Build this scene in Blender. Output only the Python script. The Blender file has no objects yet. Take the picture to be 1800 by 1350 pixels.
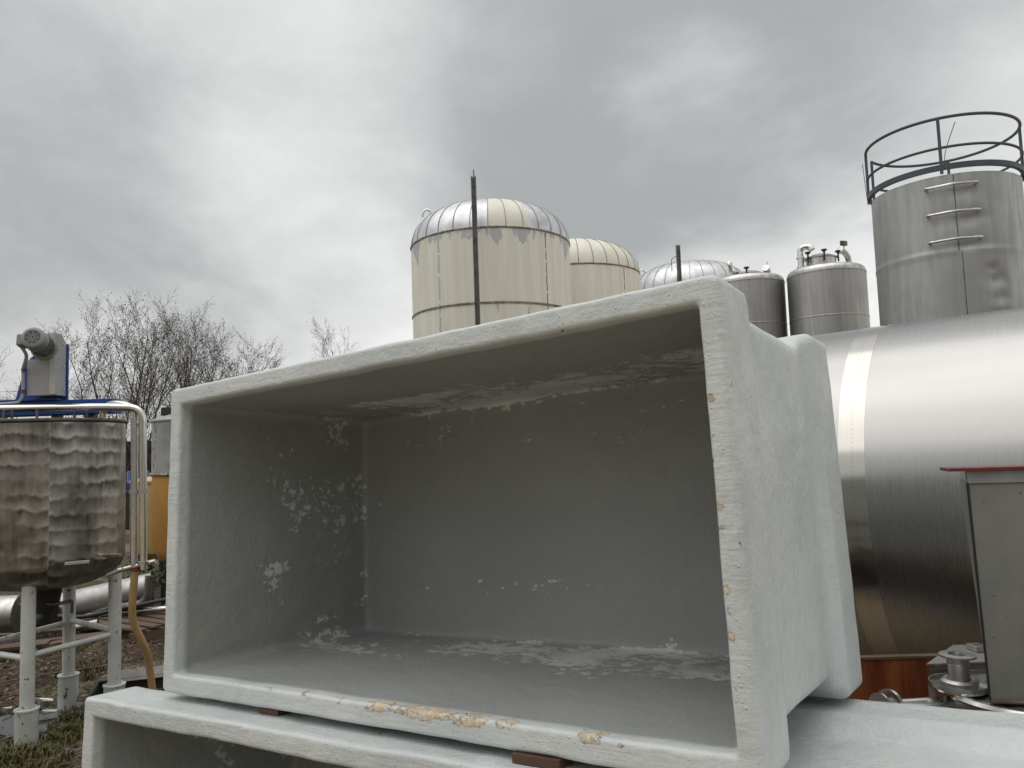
import bpy, bmesh, math, random
from mathutils import Vector, Matrix, noise as mnoise
rnd = random.Random(7)
PI = math.pi
C = bpy.context.scene.collection
SC = bpy.context.scene

# ------------------------------------------------------------------ materials
class N:
    """tiny node-tree helper"""
    def __init__(s, tree):
        s.t = tree; s.n = tree.nodes; s.l = tree.links
    def new(s, typ, **kw):
        n = s.n.new(typ)
        for k, v in kw.items():
            setattr(n, k, v)
        return n
    def set(s, sock, v):
        if v is None: return
        if isinstance(v, bpy.types.NodeSocket): s.l.new(v, sock)
        else: sock.default_value = v
    def coord(s, kind='Object'):
        return s.new('ShaderNodeTexCoord').outputs[kind]
    def mapping(s, vec, scale=(1, 1, 1), loc=(0, 0, 0), rot=(0, 0, 0)):
        m = s.new('ShaderNodeMapping'); s.set(m.inputs['Vector'], vec)
        m.inputs['Scale'].default_value = scale; m.inputs['Location'].default_value = loc; m.inputs['Rotation'].default_value = rot
        return m.outputs[0]
    def noise(s, vec, scale=5, detail=4, rough=.55, dist=0, col=False):
        n = s.new('ShaderNodeTexNoise'); s.set(n.inputs['Vector'], vec)
        n.inputs['Scale'].default_value = scale; n.inputs['Detail'].default_value = detail
        n.inputs['Roughness'].default_value = rough; n.inputs['Distortion'].default_value = dist
        return n.outputs['Color' if col else 'Fac']
    def voro(s, vec, scale=5, out='Distance', feature='F1', rand=1.0):
        n = s.new('ShaderNodeTexVoronoi', feature=feature); s.set(n.inputs['Vector'], vec)
        n.inputs['Scale'].default_value = scale; n.inputs['Randomness'].default_value = rand
        return n.outputs[out]
    def math(s, op, a, b=None, c=None, clamp=False):
        n = s.new('ShaderNodeMath', operation=op, use_clamp=clamp)
        s.set(n.inputs[0], a); s.set(n.inputs[1], b); s.set(n.inputs[2], c)
        return n.outputs[0]
    def ramp(s, v, a, b, x=0., y=1., smooth=True):
        n = s.new('ShaderNodeMapRange', interpolation_type='SMOOTHSTEP' if smooth else 'LINEAR')
        s.set(n.inputs[0], v); s.set(n.inputs[1], a); s.set(n.inputs[2], b); s.set(n.inputs[3], x); s.set(n.inputs[4], y)
        return n.outputs[0]
    def mix(s, f, a, b, blend='MIX'):
        n = s.new('ShaderNodeMix', data_type='RGBA', blend_type=blend)
        s.set(n.inputs[0], f); s.set(n.inputs[6], c4(a)); s.set(n.inputs[7], c4(b))
        return n.outputs[2]
    def sep(s, vec):
        n = s.new('ShaderNodeSeparateXYZ'); s.set(n.inputs[0], vec); return n.outputs
    def comb(s, x=0., y=0., z=0.):
        n = s.new('ShaderNodeCombineXYZ'); s.set(n.inputs[0], x); s.set(n.inputs[1], y); s.set(n.inputs[2], z); return n.outputs[0]
    def attr(s, name):
        n = s.new('ShaderNodeAttribute'); n.attribute_name = name; return n.outputs['Fac']
    def bump(s, h, strength=.3, dist=.01, prev=None):
        n = s.new('ShaderNodeBump'); n.inputs['Strength'].default_value = strength; n.inputs['Distance'].default_value = dist
        s.set(n.inputs['Height'], h)
        if prev is not None: s.l.new(prev, n.inputs['Normal'])
        return n.outputs[0]

def c4(c):
    if isinstance(c, (tuple, list)) and len(c) == 3: return (*c, 1.0)
    return c

def newmat(name):
    m = bpy.data.materials.new(name); m.use_nodes = True
    b = m.node_tree.nodes['Principled BSDF']
    return m, N(m.node_tree), b

def put(n, b, col=None, rough=None, metal=None, normal=None, spec=None, coat=None):
    n.set(b.inputs['Base Color'], c4(col)); n.set(b.inputs['Roughness'], rough); n.set(b.inputs['Metallic'], metal)
    if normal is not None: n.l.new(normal, b.inputs['Normal'])
    n.set(b.inputs['Specular IOR Level'], spec); n.set(b.inputs['Coat Weight'], coat)

def mat_paint(name, col, col2=None, rough=.5, chips=None, chipcol=(.12, .06, .035), scale=6, bump=.15, thr=.66, metal=0., bdist=.003):
    m, n, b = newmat(name); co = n.coord()
    n1 = n.noise(co, scale, 6, .6); n2 = n.noise(co, scale * 9, 4, .6)
    c = n.mix(n.ramp(n1, .35, .65), col, col2 or tuple(x * .8 for x in col))
    if chips:
        k = n.ramp(n.noise(n.mapping(co, (1, 1, .7)), chips, 7, .65), thr, thr + .02)
        c = n.mix(k, c, chipcol)
        rr = n.math('ADD', rough, n.math('MULTIPLY', k, .25))
    else: rr = n.ramp(n1, .3, .7, rough - .08, rough + .1)
    put(n, b, c, rr, metal, n.bump(n2, bump, bdist))
    return m

def mat_steel(name, col=(.56, .55, .53), rough=.3, streak=(6, 6, .6), dirt=.3, bump=.06, blot=None, dents=0):
    m, n, b = newmat(name); co = n.coord()
    s1 = n.noise(n.mapping(co, streak), 3, 5, .6); s2 = n.noise(co, 1.7, 5, .55)
    k = n.math('ADD', n.math('MULTIPLY', s1, .6), n.math('MULTIPLY', s2, .4))
    c = n.mix(n.ramp(k, .38, .62), tuple(x * (1 - dirt) for x in col), col)
    if blot:
        kb = n.ramp(n.noise(co, blot, 6, .7), .66, .72)
        c = n.mix(kb, c, (.16, .13, .10))
    rr = n.ramp(k, .35, .65, rough + .12, rough - .04)
    h = n.noise(n.mapping(co, streak), 9, 3, .6)
    nb = n.bump(h, bump, .004)
    if dents:
        nb = n.bump(n.noise(co, 1.6, 2, .4), dents, .25, nb)
    put(n, b, c, rr, 1.0, nb)
    return m

def mat_gelcoat(name, wet=0.):
    """pale grey-green gel coat, peeled inside, chipped to beige fibre on the lips"""
    m, n, b = newmat(name); co = n.coord()
    big = n.noise(co, 1.6, 4, .5); mid = n.noise(co, 9, 5, .6)
    base = n.mix(n.ramp(big, .35, .65), (.545, .582, .58), (.61, .635, .625))
    base = n.mix(n.ramp(mid, .42, .72, 0, .45), base, (.475, .51, .50))
    sm = n.ramp(n.noise(n.mapping(co, (1.6, 1.6, .8), (2, 5, 1)), 2.6, 9, .7), .50, .74, 0, .42)
    base = n.mix(sm, base, (.40, .42, .395))
    scr = n.ramp(n.noise(n.mapping(co, (5, 5, 150), rot=(.5, .9, .2)), 1.0, 2, .5), .70, .74, 0, .35)
    base = n.mix(scr, base, (.72, .73, .71))
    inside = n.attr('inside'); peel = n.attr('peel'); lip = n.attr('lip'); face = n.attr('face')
    # inner coat of one colour, darkened to carry the recess's shade; lighter peeled patches
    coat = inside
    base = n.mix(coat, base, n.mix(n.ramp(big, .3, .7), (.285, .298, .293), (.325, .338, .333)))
    pv = n.noise(n.mapping(co, (24, 36, 38)), 1.0, 10, .70, .2)
    pm = n.noise(n.mapping(co, (2.4, 5, 5), (3, 1, 7)), 1.0, 3, .55)
    ps = n.math('ADD', pv, n.math('MULTIPLY', n.math('SUBTRACT', pm, .5), .75))
    ps = n.math('ADD', ps, n.math('MULTIPLY', n.math('SUBTRACT', peel, .5), .40))
    pk = n.math('MULTIPLY', n.ramp(ps, .612, .622), n.ramp(peel, .05, .15))
    base = n.mix(pk, base, n.mix(n.ramp(mid, .4, .6), (.64, .65, .635), (.56, .565, .545)))
    # yellowish dirt on the floor near the mouth
    dk = n.math('MULTIPLY', n.ramp(n.noise(n.mapping(co, (2.2, 9, 9), (4, 4, 1)), 1.0, 6, .6), .56, .7), n.math('MULTIPLY', n.math('MULTIPLY', inside, .5), n.ramp(n.sep(co)[2], -.72, -.80)))
    base = n.mix(dk, base, (.36, .33, .25))
    # beige chips along the lip, with dark broken outline
    cv = n.noise(n.mapping(co, (26, 40, 34)), 1.0, 9, .72, .5)
    cs = n.math('ADD', cv, n.math('MULTIPLY', n.math('SUBTRACT', lip, .5), .52))
    rim_ = n.math('MULTIPLY', n.ramp(cs, .665, .675), n.ramp(lip, .05, .12))
    ck = n.math('MULTIPLY', n.ramp(cs, .685, .692), n.ramp(lip, .05, .12))
    base = n.mix(rim_, base, (.13, .10, .07))
    base = n.mix(ck, base, n.mix(n.ramp(n.noise(co, 60, 4, .6), .35, .65), (.50, .39, .26), (.66, .58, .46)))
    # small dark nicks
    vn = n.new('ShaderNodeTexVoronoi'); n.set(vn.inputs['Vector'], n.mapping(co, (1, 1, .6))); vn.inputs['Scale'].default_value = 26
    wob = n.noise(co, 160, 3, .7)
    nk = n.math('LESS_THAN', n.math('ADD', vn.outputs['Distance'], n.math('MULTIPLY', wob, .35)), .27)
    rn = n.math('GREATER_THAN', n.sep(vn.outputs['Color'])[0], .86)
    nick = n.math('MULTIPLY', n.math('MULTIPLY', nk, rn), n.ramp(face, .3, .9))
    base = n.mix(nick, base, (.09, .085, .07))
    # relief: brushed laminate, wrinkles on the rim face, droplets
    fib = n.noise(n.mapping(co, (1, 1, .55), rot=(.3, .2, .5)), 70, 4, .65)
    lump = n.noise(co, 16, 3, .55)
    wr = n.noise(n.mapping(co, (9, 9, 62), rot=(0, .35, 0)), 1.0, 4, .55, 1.2)
    vd = n.new('ShaderNodeTexVoronoi'); n.set(vd.inputs['Vector'], co); vd.inputs['Scale'].default_value = 60
    drop = n.math('MULTIPLY', n.ramp(vd.outputs['Distance'], .22, .1), n.math('GREATER_THAN', n.sep(vd.outputs['Color'])[1], .83))
    drop = n.math('MULTIPLY', drop, n.math('SUBTRACT', 1.0, inside))
    nb = n.bump(fib, .5, .005)
    nb = n.bump(lump, .4, .012, nb)
    nb = n.bump(n.noise(n.mapping(co, (1, 1, 1)), 210, 2, .6), .25, .002, nb)
    nb = n.bump(n.math('MULTIPLY', wr, face), .26, .008, nb)
    nb = n.bump(n.math('SUBTRACT', 1.0, ck), .7, .008, nb)
    nb = n.bump(n.math('SUBTRACT', 1.0, pk), .25, .0015, nb)
    nb = n.bump(drop, .5, .004, nb)
    rr = n.math('SUBTRACT', n.ramp(mid, .3, .7, .36 - wet, .52 - wet), n.math('MULTIPLY', drop, .2))
    rr = n.math('ADD', rr, n.math('MULTIPLY', ck, .3))
    put(n, b, base, rr, 0.0, nb, .45)
    return m

M = {}
M['gel'] = mat_gelcoat('fibreglass_gelcoat')
M['gelwet'] = mat_gelcoat('wet_fibreglass_gelcoat', .12)
M['steel'] = mat_steel('dull_stainless', (.58, .565, .55), .34, blot=None)
M['steelv'] = mat_steel('vessel_stainless', (.42, .412, .402), .48, (5, 5, .35), .16, .04)
M['steels'] = mat_steel('silo_stainless', (.40, .398, .392), .44, (4, 4, .5), .14, .03, dents=.10)
M['bright'] = mat_steel('polished_stainless', (.76, .75, .73), .16, (3, 3, 3), .15, .03)
M['piping'] = mat_steel('pipe_stainless', (.70, .69, .67), .22, (4, 4, 2), .25, .04)
M['darksteel'] = mat_steel('dark_wet_steel', (.22, .21, .2), .4, (4, 4, 2), .5, .2)
M['alu'] = mat_steel('weathered_aluminium', (.70, .71, .74), .42, (3, 3, .8), .22, .12)
M['railblue'] = mat_paint('slate_blue_rail_paint', (.045, .06, .075), (.06, .075, .09), .5)
M['white'] = mat_paint('chipped_white_paint', (.60, .61, .58), (.50, .51, .49), .45, 34, (.07, .045, .03), 5, .15, .625)
M['white2'] = mat_paint('rusty_white_paint', (.55, .57, .54), (.42, .45, .41), .5, 24, (.10, .05, .03), 6, .2, .60)
M['blue'] = mat_paint('blue_machine_paint', (.012, .055, .23), (.016, .07, .27), .38)
M['bluelite'] = mat_paint('blue_plastic', (.03, .13, .42), (.04, .17, .5), .4)
M['greybox'] = mat_paint('grey_housing_paint', (.35, .353, .348), (.31, .313, .31), .5)
M['greystrip'] = mat_paint('pale_grey_strip_paint', (.46, .45, .41), (.42, .41, .38), .5)
M['motor'] = mat_paint('motor_grey_paint', (.25, .26, .25), (.2, .2, .19), .45, 9, (.12, .08, .04), 8, .1, .66)
M['black'] = mat_paint('black_rubber', (.02, .02, .02), (.03, .03, .03), .5)
M['dark'] = mat_paint('near_black_grime', (.015, .014, .012), (.03, .025, .02), .7)
M['red'] = mat_paint('dark_red_paint', (.16, .02, .015), (.10, .012, .012), .5, 15, (.05, .02, .015), 9, .2, .60)
M['redcap'] = mat_paint('red_heatshrink', (.16, .04, .03), None, .5)
M['hose'] = mat_paint('beige_hose_rubber', (.46, .29, .14), (.40, .25, .12), .42, None, (0, 0, 0), 7, .1)
M['ochre'] = mat_paint('ochre_tank_paint', (.46, .235, .045), (.40, .20, .04), .5, None, (0, 0, 0), 2.2, .1)
M['paleyellow'] = mat_paint('pale_yellow_tank_paint', (.50, .36, .14), (.42, .30, .12), .55, 7, (.2, .12, .06), 2, .1, .66)
M['lidgrey'] = mat_paint('grey_stained_lid_paint', (.34, .34, .33), (.22, .22, .21), .55, 8, (.12, .11, .1), 3, .15, .6)
M['wood'] = None
M['litter'] = mat_paint('white_litter', (.75, .75, .72), (.65, .65, .62), .6)
M['bark'] = mat_paint('bare_bark', (.045, .036, .030), (.075, .062, .052), .85, None, (0, 0, 0), 10, .4)
M['twig'] = mat_paint('twig_bark', (.125, .108, .098), (.09, .075, .068), .85)
M['deadleaf'] = mat_paint('dead_leaf', (.11, .06, .055), (.075, .042, .038), .8)
M['concrete'] = mat_paint('grey_corrugated_cladding', (.56, .56, .55), (.50, .50, .49), .7)
M['roofm'] = mat_paint('dark_roof_sheet', (.08, .08, .08), None, .7)
M['wire'] = mat_paint('wire_black', (.03, .03, .03), None, .6)
M['post'] = mat_paint('brown_grey_post', (.13, .11, .10), (.20, .18, .17), .55, 14, (.08, .05, .03), 5, .2, .6)

def mk_wood(name, a, b2):
    m, n, b = newmat(name); co = n.coord()
    w = n.noise(n.mapping(co, (2, 30, 30)), 1.5, 5, .6)
    put(n, b, n.mix(n.ramp(w, .35, .65), a, b2), n.ramp(w, .3, .7, .5, .75), 0, n.bump(w, .4, .004)); return m
M['wood'] = mk_wood('wet_brown_timber', (.11, .052, .028), (.055, .026, .015))
M['plank'] = mk_wood('weathered_timber', (.15, .095, .06), (.07, .045, .03))

def mk_rust():
    m, n, b = newmat('rusty_red_steel'); co = n.coord()
    s = n.noise(n.mapping(co, (9, 9, 1.0)), 1.3, 6, .65); g = n.noise(co, 26, 5, .65)
    c = n.mix(n.ramp(s, .35, .62), (.115, .022, .008), (.26, .075, .022))
    c = n.mix(n.ramp(g, .56, .7, 0, .6), c, (.07, .018, .01))
    put(n, b, c, n.ramp(s, .3, .7, .35, .6), 0, n.bump(g, .3, .004)); return m
M['rust'] = mk_rust()

def mk_wavy():
    """hand-buffed steel of the mixing tank: stacked bands with wavy bright lower edges"""
    m, n, b = newmat('wavy_buffed_stainless'); co = n.coord(); x, y, z = n.sep(co)
    ang = n.math('ARCTAN2', y, x)
    u = n.math('MULTIPLY', ang, .475)
    v = n.comb(u, 0., z)
    w1 = n.noise(n.mapping(v, (14, 1, 3)), 1.0, 3, .55); w2 = n.noise(n.mapping(v, (2.3, 1, 1.0)), 1.0, 2, .5)
    wv = n.math('ADD', n.math('MULTIPLY', n.math('SUBTRACT', w1, .5), .75), n.math('MULTIPLY', n.math('SUBTRACT', w2, .5), 1.3))
    ph = n.math('FRACT', n.math('ADD', n.math('MULTIPLY', n.math('ADD', z, n.math('MULTIPLY', n.math('GREATER_THAN', ang, -1.015), .035)), 10.5), wv))
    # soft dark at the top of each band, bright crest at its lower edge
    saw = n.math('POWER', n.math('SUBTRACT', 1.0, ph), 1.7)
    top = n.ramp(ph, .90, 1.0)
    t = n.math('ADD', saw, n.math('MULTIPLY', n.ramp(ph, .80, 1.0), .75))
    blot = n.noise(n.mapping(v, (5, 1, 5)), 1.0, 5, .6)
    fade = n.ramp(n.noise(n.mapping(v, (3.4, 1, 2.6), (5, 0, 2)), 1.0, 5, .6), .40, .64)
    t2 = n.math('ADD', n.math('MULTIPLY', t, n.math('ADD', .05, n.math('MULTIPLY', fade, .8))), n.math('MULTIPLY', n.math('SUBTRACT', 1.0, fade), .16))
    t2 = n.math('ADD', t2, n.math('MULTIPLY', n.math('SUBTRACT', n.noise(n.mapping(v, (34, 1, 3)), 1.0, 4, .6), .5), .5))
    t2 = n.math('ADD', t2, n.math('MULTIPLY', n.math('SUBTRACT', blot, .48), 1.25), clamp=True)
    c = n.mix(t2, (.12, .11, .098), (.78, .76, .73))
    brown = n.ramp(n.noise(n.mapping(v, (1.3, 1, 2.2), (1, 0, 9)), 1.0, 3, .5), .5, .7, 0, .28)
    c = n.mix(brown, c, (.75, .62, .50), 'MULTIPLY')
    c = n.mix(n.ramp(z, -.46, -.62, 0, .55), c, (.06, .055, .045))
    # vertical weld line
    weld = n.math('LESS_THAN', n.math('ABSOLUTE', n.math('SUBTRACT', n.math('ADD', ang, n.math('MULTIPLY', n.noise(n.comb(0., 0., z), 90, 2), .006)), -1.015)), .011)
    c = n.mix(n.math('MULTIPLY', weld, n.ramp(n.noise(co, 55, 4, .7), .42, .62, 0, .75)), c, (.5, .48, .45))
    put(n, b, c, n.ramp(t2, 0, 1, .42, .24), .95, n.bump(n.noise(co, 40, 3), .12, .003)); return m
M['wavy'] = mk_wavy()

def mk_bigtank():
    m, n, b = newmat('brushed_tank_stainless'); co = n.coord()
    gr = n.noise(n.mapping(co, (150, 3, 3)), 1.0, 3, .55)       # grain runs round the shell
    lg = n.noise(n.mapping(co, (.5, 4, 4)), 1.0, 4, .5)
    c = n.mix(n.ramp(lg, .3, .7), (.375, .367, .358), (.41, .402, .392))
    c = n.mix(n.ramp(gr, .45, .75, 0, .16), c, (.50, .47, .43))
    sp = n.voro(n.mapping(co, (1, 1, 1)), 9, 'Distance')
    put(n, b, c, n.ramp(gr, .3, .7, .25, .30), 1.0, n.bump(gr, .006, .002)); return m
M['bigtank'] = mk_bigtank()
def mk_band():
    m, n, b = newmat('polished_weld_band'); co = n.coord()
    x, y, z = n.sep(co)
    gr = n.noise(n.mapping(co, (150, 4, 4)), 1.0, 3, .55)
    ang = n.math('ARCTAN2', z, y)
    dots = n.math('GREATER_THAN', n.math('SINE', n.math('MULTIPLY', ang, 260)), .2)
    line = n.math('LESS_THAN', n.math('ABSOLUTE', n.math('ADD', x, -.004)), .003)
    k = n.math('MULTIPLY', dots, line)
    c = n.mix(n.ramp(gr, .4, .7, 0, .3), (.54, .515, .48), (.46, .435, .39))
    c = n.mix(n.math('MULTIPLY', k, .55), c, (.35, .33, .31))
    put(n, b, c, .15, 1.0, n.bump(gr, .015, .002)); return m
M['band'] = mk_band()

def mk_cream(name, zb, peel=.5, silver_dome=False):
    """cream paint with drip stains; peeled to bare aluminium just under the dome"""
    m, n, b = newmat(name); co = n.coord(); x, y, z = n.sep(co)
    ang = n.math('ARCTAN2', y, x); v = n.comb(n.math('MULTIPLY', ang, 1.5), 0., z)
    st = n.noise(n.mapping(v, (7, 1, .45)), 1.0, 5, .6); bl = n.noise(v, 1.4, 4, .55)
    c = n.mix(n.ramp(st, .34, .66), (.67, .645, .55), (.76, .74, .655))
    c = n.mix(n.ramp(bl, .5, .75, 0, .35), c, (.76, .75, .67))
    edge = n.ramp(z, zb - .95, zb + .02)
    pk = n.math('ADD', n.noise(n.mapping(v, (2.6, 1, 1.1), (2, 0, 3)), 1.0, 7, .62), n.math('MULTIPLY', n.math('SUBTRACT', edge, .78), peel))
    pk = n.ramp(pk, .58 if peel > .3 else .76, .60 if peel > .3 else .78)
    # panel seam the paint has left along one vertical line
    ln = n.math('ABSOLUTE', n.math('SUBTRACT', n.math('ADD', ang, n.math('MULTIPLY', n.noise(n.comb(0., 0., z), 9, 4, .7), .06)), -2.17))
    ln2 = n.math('ABSOLUTE', n.math('SUBTRACT', n.math('ADD', ang, n.math('MULTIPLY', n.noise(n.comb(3., 0., z), 9, 4, .7), .03)), -.83))
    s1 = n.math('LESS_THAN', ln, .016); s2 = n.math('LESS_THAN', ln2, .008)
    pk = n.math('MAXIMUM', pk, n.math('MULTIPLY', s1, n.ramp(n.noise(n.comb(0., 0., z), 6, 4), .38, .46, 0., 1. if peel > .3 else 0.)))
    c = n.mix(pk, c, (.46, .46, .47))
    c = n.mix(n.math('MULTIPLY', s2, n.ramp(n.noise(n.comb(1., 0., z), 9, 4), .4, .5)), c, (.10, .075, .05))
    rs = n.math('MULTIPLY', n.ramp(n.noise(n.mapping(v, (5, 1, .8), (7, 0, 1)), 1.0, 5, .6), .60, .72), n.ramp(z, zb - 1.25, zb - 1.4))
    c = n.mix(n.math('MULTIPLY', rs, .8), c, (.30, .15, .05))
    put(n, b, c, .55, n.math('MULTIPLY', pk, .6), n.bump(pk, .2, .004)); return m
def mk_dome(name, cream_amount, a0, a1):
    m, n, b = newmat(name); co = n.coord(); x, y, z = n.sep(co)
    ang = n.math('ARCTAN2', y, x)
    k1 = n.noise(n.mapping(co, (1.2, 1.2, 1.2)), 2.2, 7, .6)
    patch = n.math('MULTIPLY', n.ramp(ang, a0 - .03, a0), n.ramp(ang, a1 + .10, a1))
    k = n.ramp(n.math('ADD', n.math('ADD', k1, cream_amount), n.math('MULTIPLY', patch, .45)), .60, .615)
    al = n.mix(n.ramp(n.noise(co, 4, 5, .6), .35, .65), (.50, .50, .52), (.66, .665, .69))
    c = n.mix(k, al, n.mix(n.ramp(k1, .3, .7), (.66, .635, .53), (.74, .72, .62)))
    put(n, b, c, n.ramp(k, 0, 1, .40, .55), n.math('MULTIPLY', n.math('SUBTRACT', 1., k), .75), n.bump(n.noise(co, 3, 3), .15, .03)); return m
M['cream'] = mk_cream('peeling_cream_paint', 5.5, .50)
M['cream2'] = mk_cream('cream_paint_streaked', 5.5, .12)
M['dome1'] = mk_dome('dome_mostly_bare', -.02, -1.55, -1.13)
M['dome2'] = mk_dome('dome_cream', .30, 9, 10)
M['dome3'] = mk_dome('dome_bare', .0, -1.0, -.9)
M['seam'] = mat_paint('rusty_seam', (.10, .075, .055), (.22, .19, .15), .7, 30, (.35, .33, .28), 12, .3, .52)
M['seamlite'] = mat_paint('grey_standing_seam', (.36, .36, .36), (.24, .23, .22), .6)

def mk_hopper():
    m, n, b = newmat('stained_grey_hopper_paint'); co = n.coord(); x, y, z = n.sep(co)
    k = n.noise(co, 4, 5, .6); f = n.noise(co, 30, 4, .6)
    c = n.mix(n.ramp(k, .35, .65), (.20, .205, .19), (.245, .24, .225))
    cr = n.voro(n.mapping(co, (5, 5, 2.5)), 1.3, 'Distance', 'DISTANCE_TO_EDGE')
    wig = n.math('LESS_THAN', n.math('ADD', cr, n.math('MULTIPLY', n.math('SUBTRACT', n.noise(co, 14, 4), .5), .1)), .0025)
    c = n.mix(n.math('MULTIPLY', n.ramp(n.noise(n.mapping(co, (6, 6, .8)), 1.0, 6, .65), .52, .7), .45), c, (.13, .128, .115))
    sp = n.ramp(n.noise(co, 75, 2, .5), .70, .74); c = n.mix(sp, c, (.09, .085, .08))
    put(n, b, c, n.ramp(k, .3, .7, .34, .5), .15, n.bump(f, .12, .003)); return m
M['hopper'] = mk_hopper()

def mk_ground():
    m, n, b = newmat('muddy_yard_ground'); co = n.coord()
    a = n.noise(co, .55, 5, .6); f = n.noise(co, 9, 8, .7); g = n.noise(co, 38, 5, .7)
    c = n.mix(n.ramp(f, .35, .65), (.022, .015, .009), (.066, .044, .027))
    c = n.mix(n.ramp(g, .56, .68, 0, .9), c, (.24, .19, .14))
    moss = n.ramp(n.math('ADD', n.noise(co, 1.3, 6, .65), n.math('MULTIPLY', n.math('SUBTRACT', g, .5), .35)), .50, .60)
    c = n.mix(n.math('MULTIPLY', moss, .85), c, n.mix(n.ramp(g, .35, .65), (.035, .042, .010), (.085, .085, .022)))
    grav = n.ramp(n.math('ADD', a, n.math('MULTIPLY', n.math('SUBTRACT', f, .5), .3)), .52, .62)
    st = n.voro(co, 34, 'Color')
    stc = n.mix(n.ramp(n.sep(st)[0], .2, .9), (.09, .072, .056), (.30, .25, .20))
    c = n.mix(n.math('MULTIPLY', grav, .65), c, stc)
    lf = n.math('MULTIPLY', n.math('LESS_THAN', n.voro(co, 21, 'Distance'), .30), n.math('GREATER_THAN', n.sep(n.voro(co, 21, 'Color'))[0], .8))
    c = n.mix(lf, c, (.20, .10, .05))
    gxy = n.sep(co); yd = n.ramp(n.math('ADD', gxy[1], n.math('MULTIPLY', n.math('SUBTRACT', f, .5), 1.5)), 2.6, 1.6)
    yd = n.math('MAXIMUM', yd, n.ramp(gxy[0], .5, 1.4))
    c = n.mix(yd, c, n.mix(n.ramp(g, .35, .65), (.26, .20, .13), (.43, .35, .24)))
    nb = n.bump(n.math('ADD', f, n.math('MULTIPLY', g, .4)), .8, .05)
    put(n, b, c, n.ramp(a, .35, .6, .45, .85), 0, nb, .22); return m
M['ground'] = mk_ground()
def mk_water():
    m, n, b = newmat('puddle_water')
    put(n, b, (.03, .024, .018), .04, 0, n.bump(n.noise(n.coord(), 18, 2), .03, .01), .6); return m
M['water'] = mk_water()
def mk_leafy(name, a, b2):
    m, n, b = newmat(name); k = n.noise(n.coord(), 14, 3)
    put(n, b, n.mix(n.ramp(k, .35, .65), a, b2), .55); return m
M['litterleaf'] = None
M['grass'] = mk_leafy('grass_green', (.055, .065, .014), (.13, .105, .032))
def mk_litter():
    m, n, b = newmat('leaf_litter'); k = n.noise(n.coord(), 23, 2, .6)
    c = n.mix(n.ramp(k, .35, .5), (.030, .018, .010), (.11, .055, .026)); c = n.mix(n.ramp(k, .56, .66), c, (.24, .19, .135))
    put(n, b, c, .5); return m
M['litterleaf'] = mk_litter()
M['leaf'] = mk_leafy('shrub_leaf', (.030, .060, .014), (.065, .095, .022))

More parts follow.
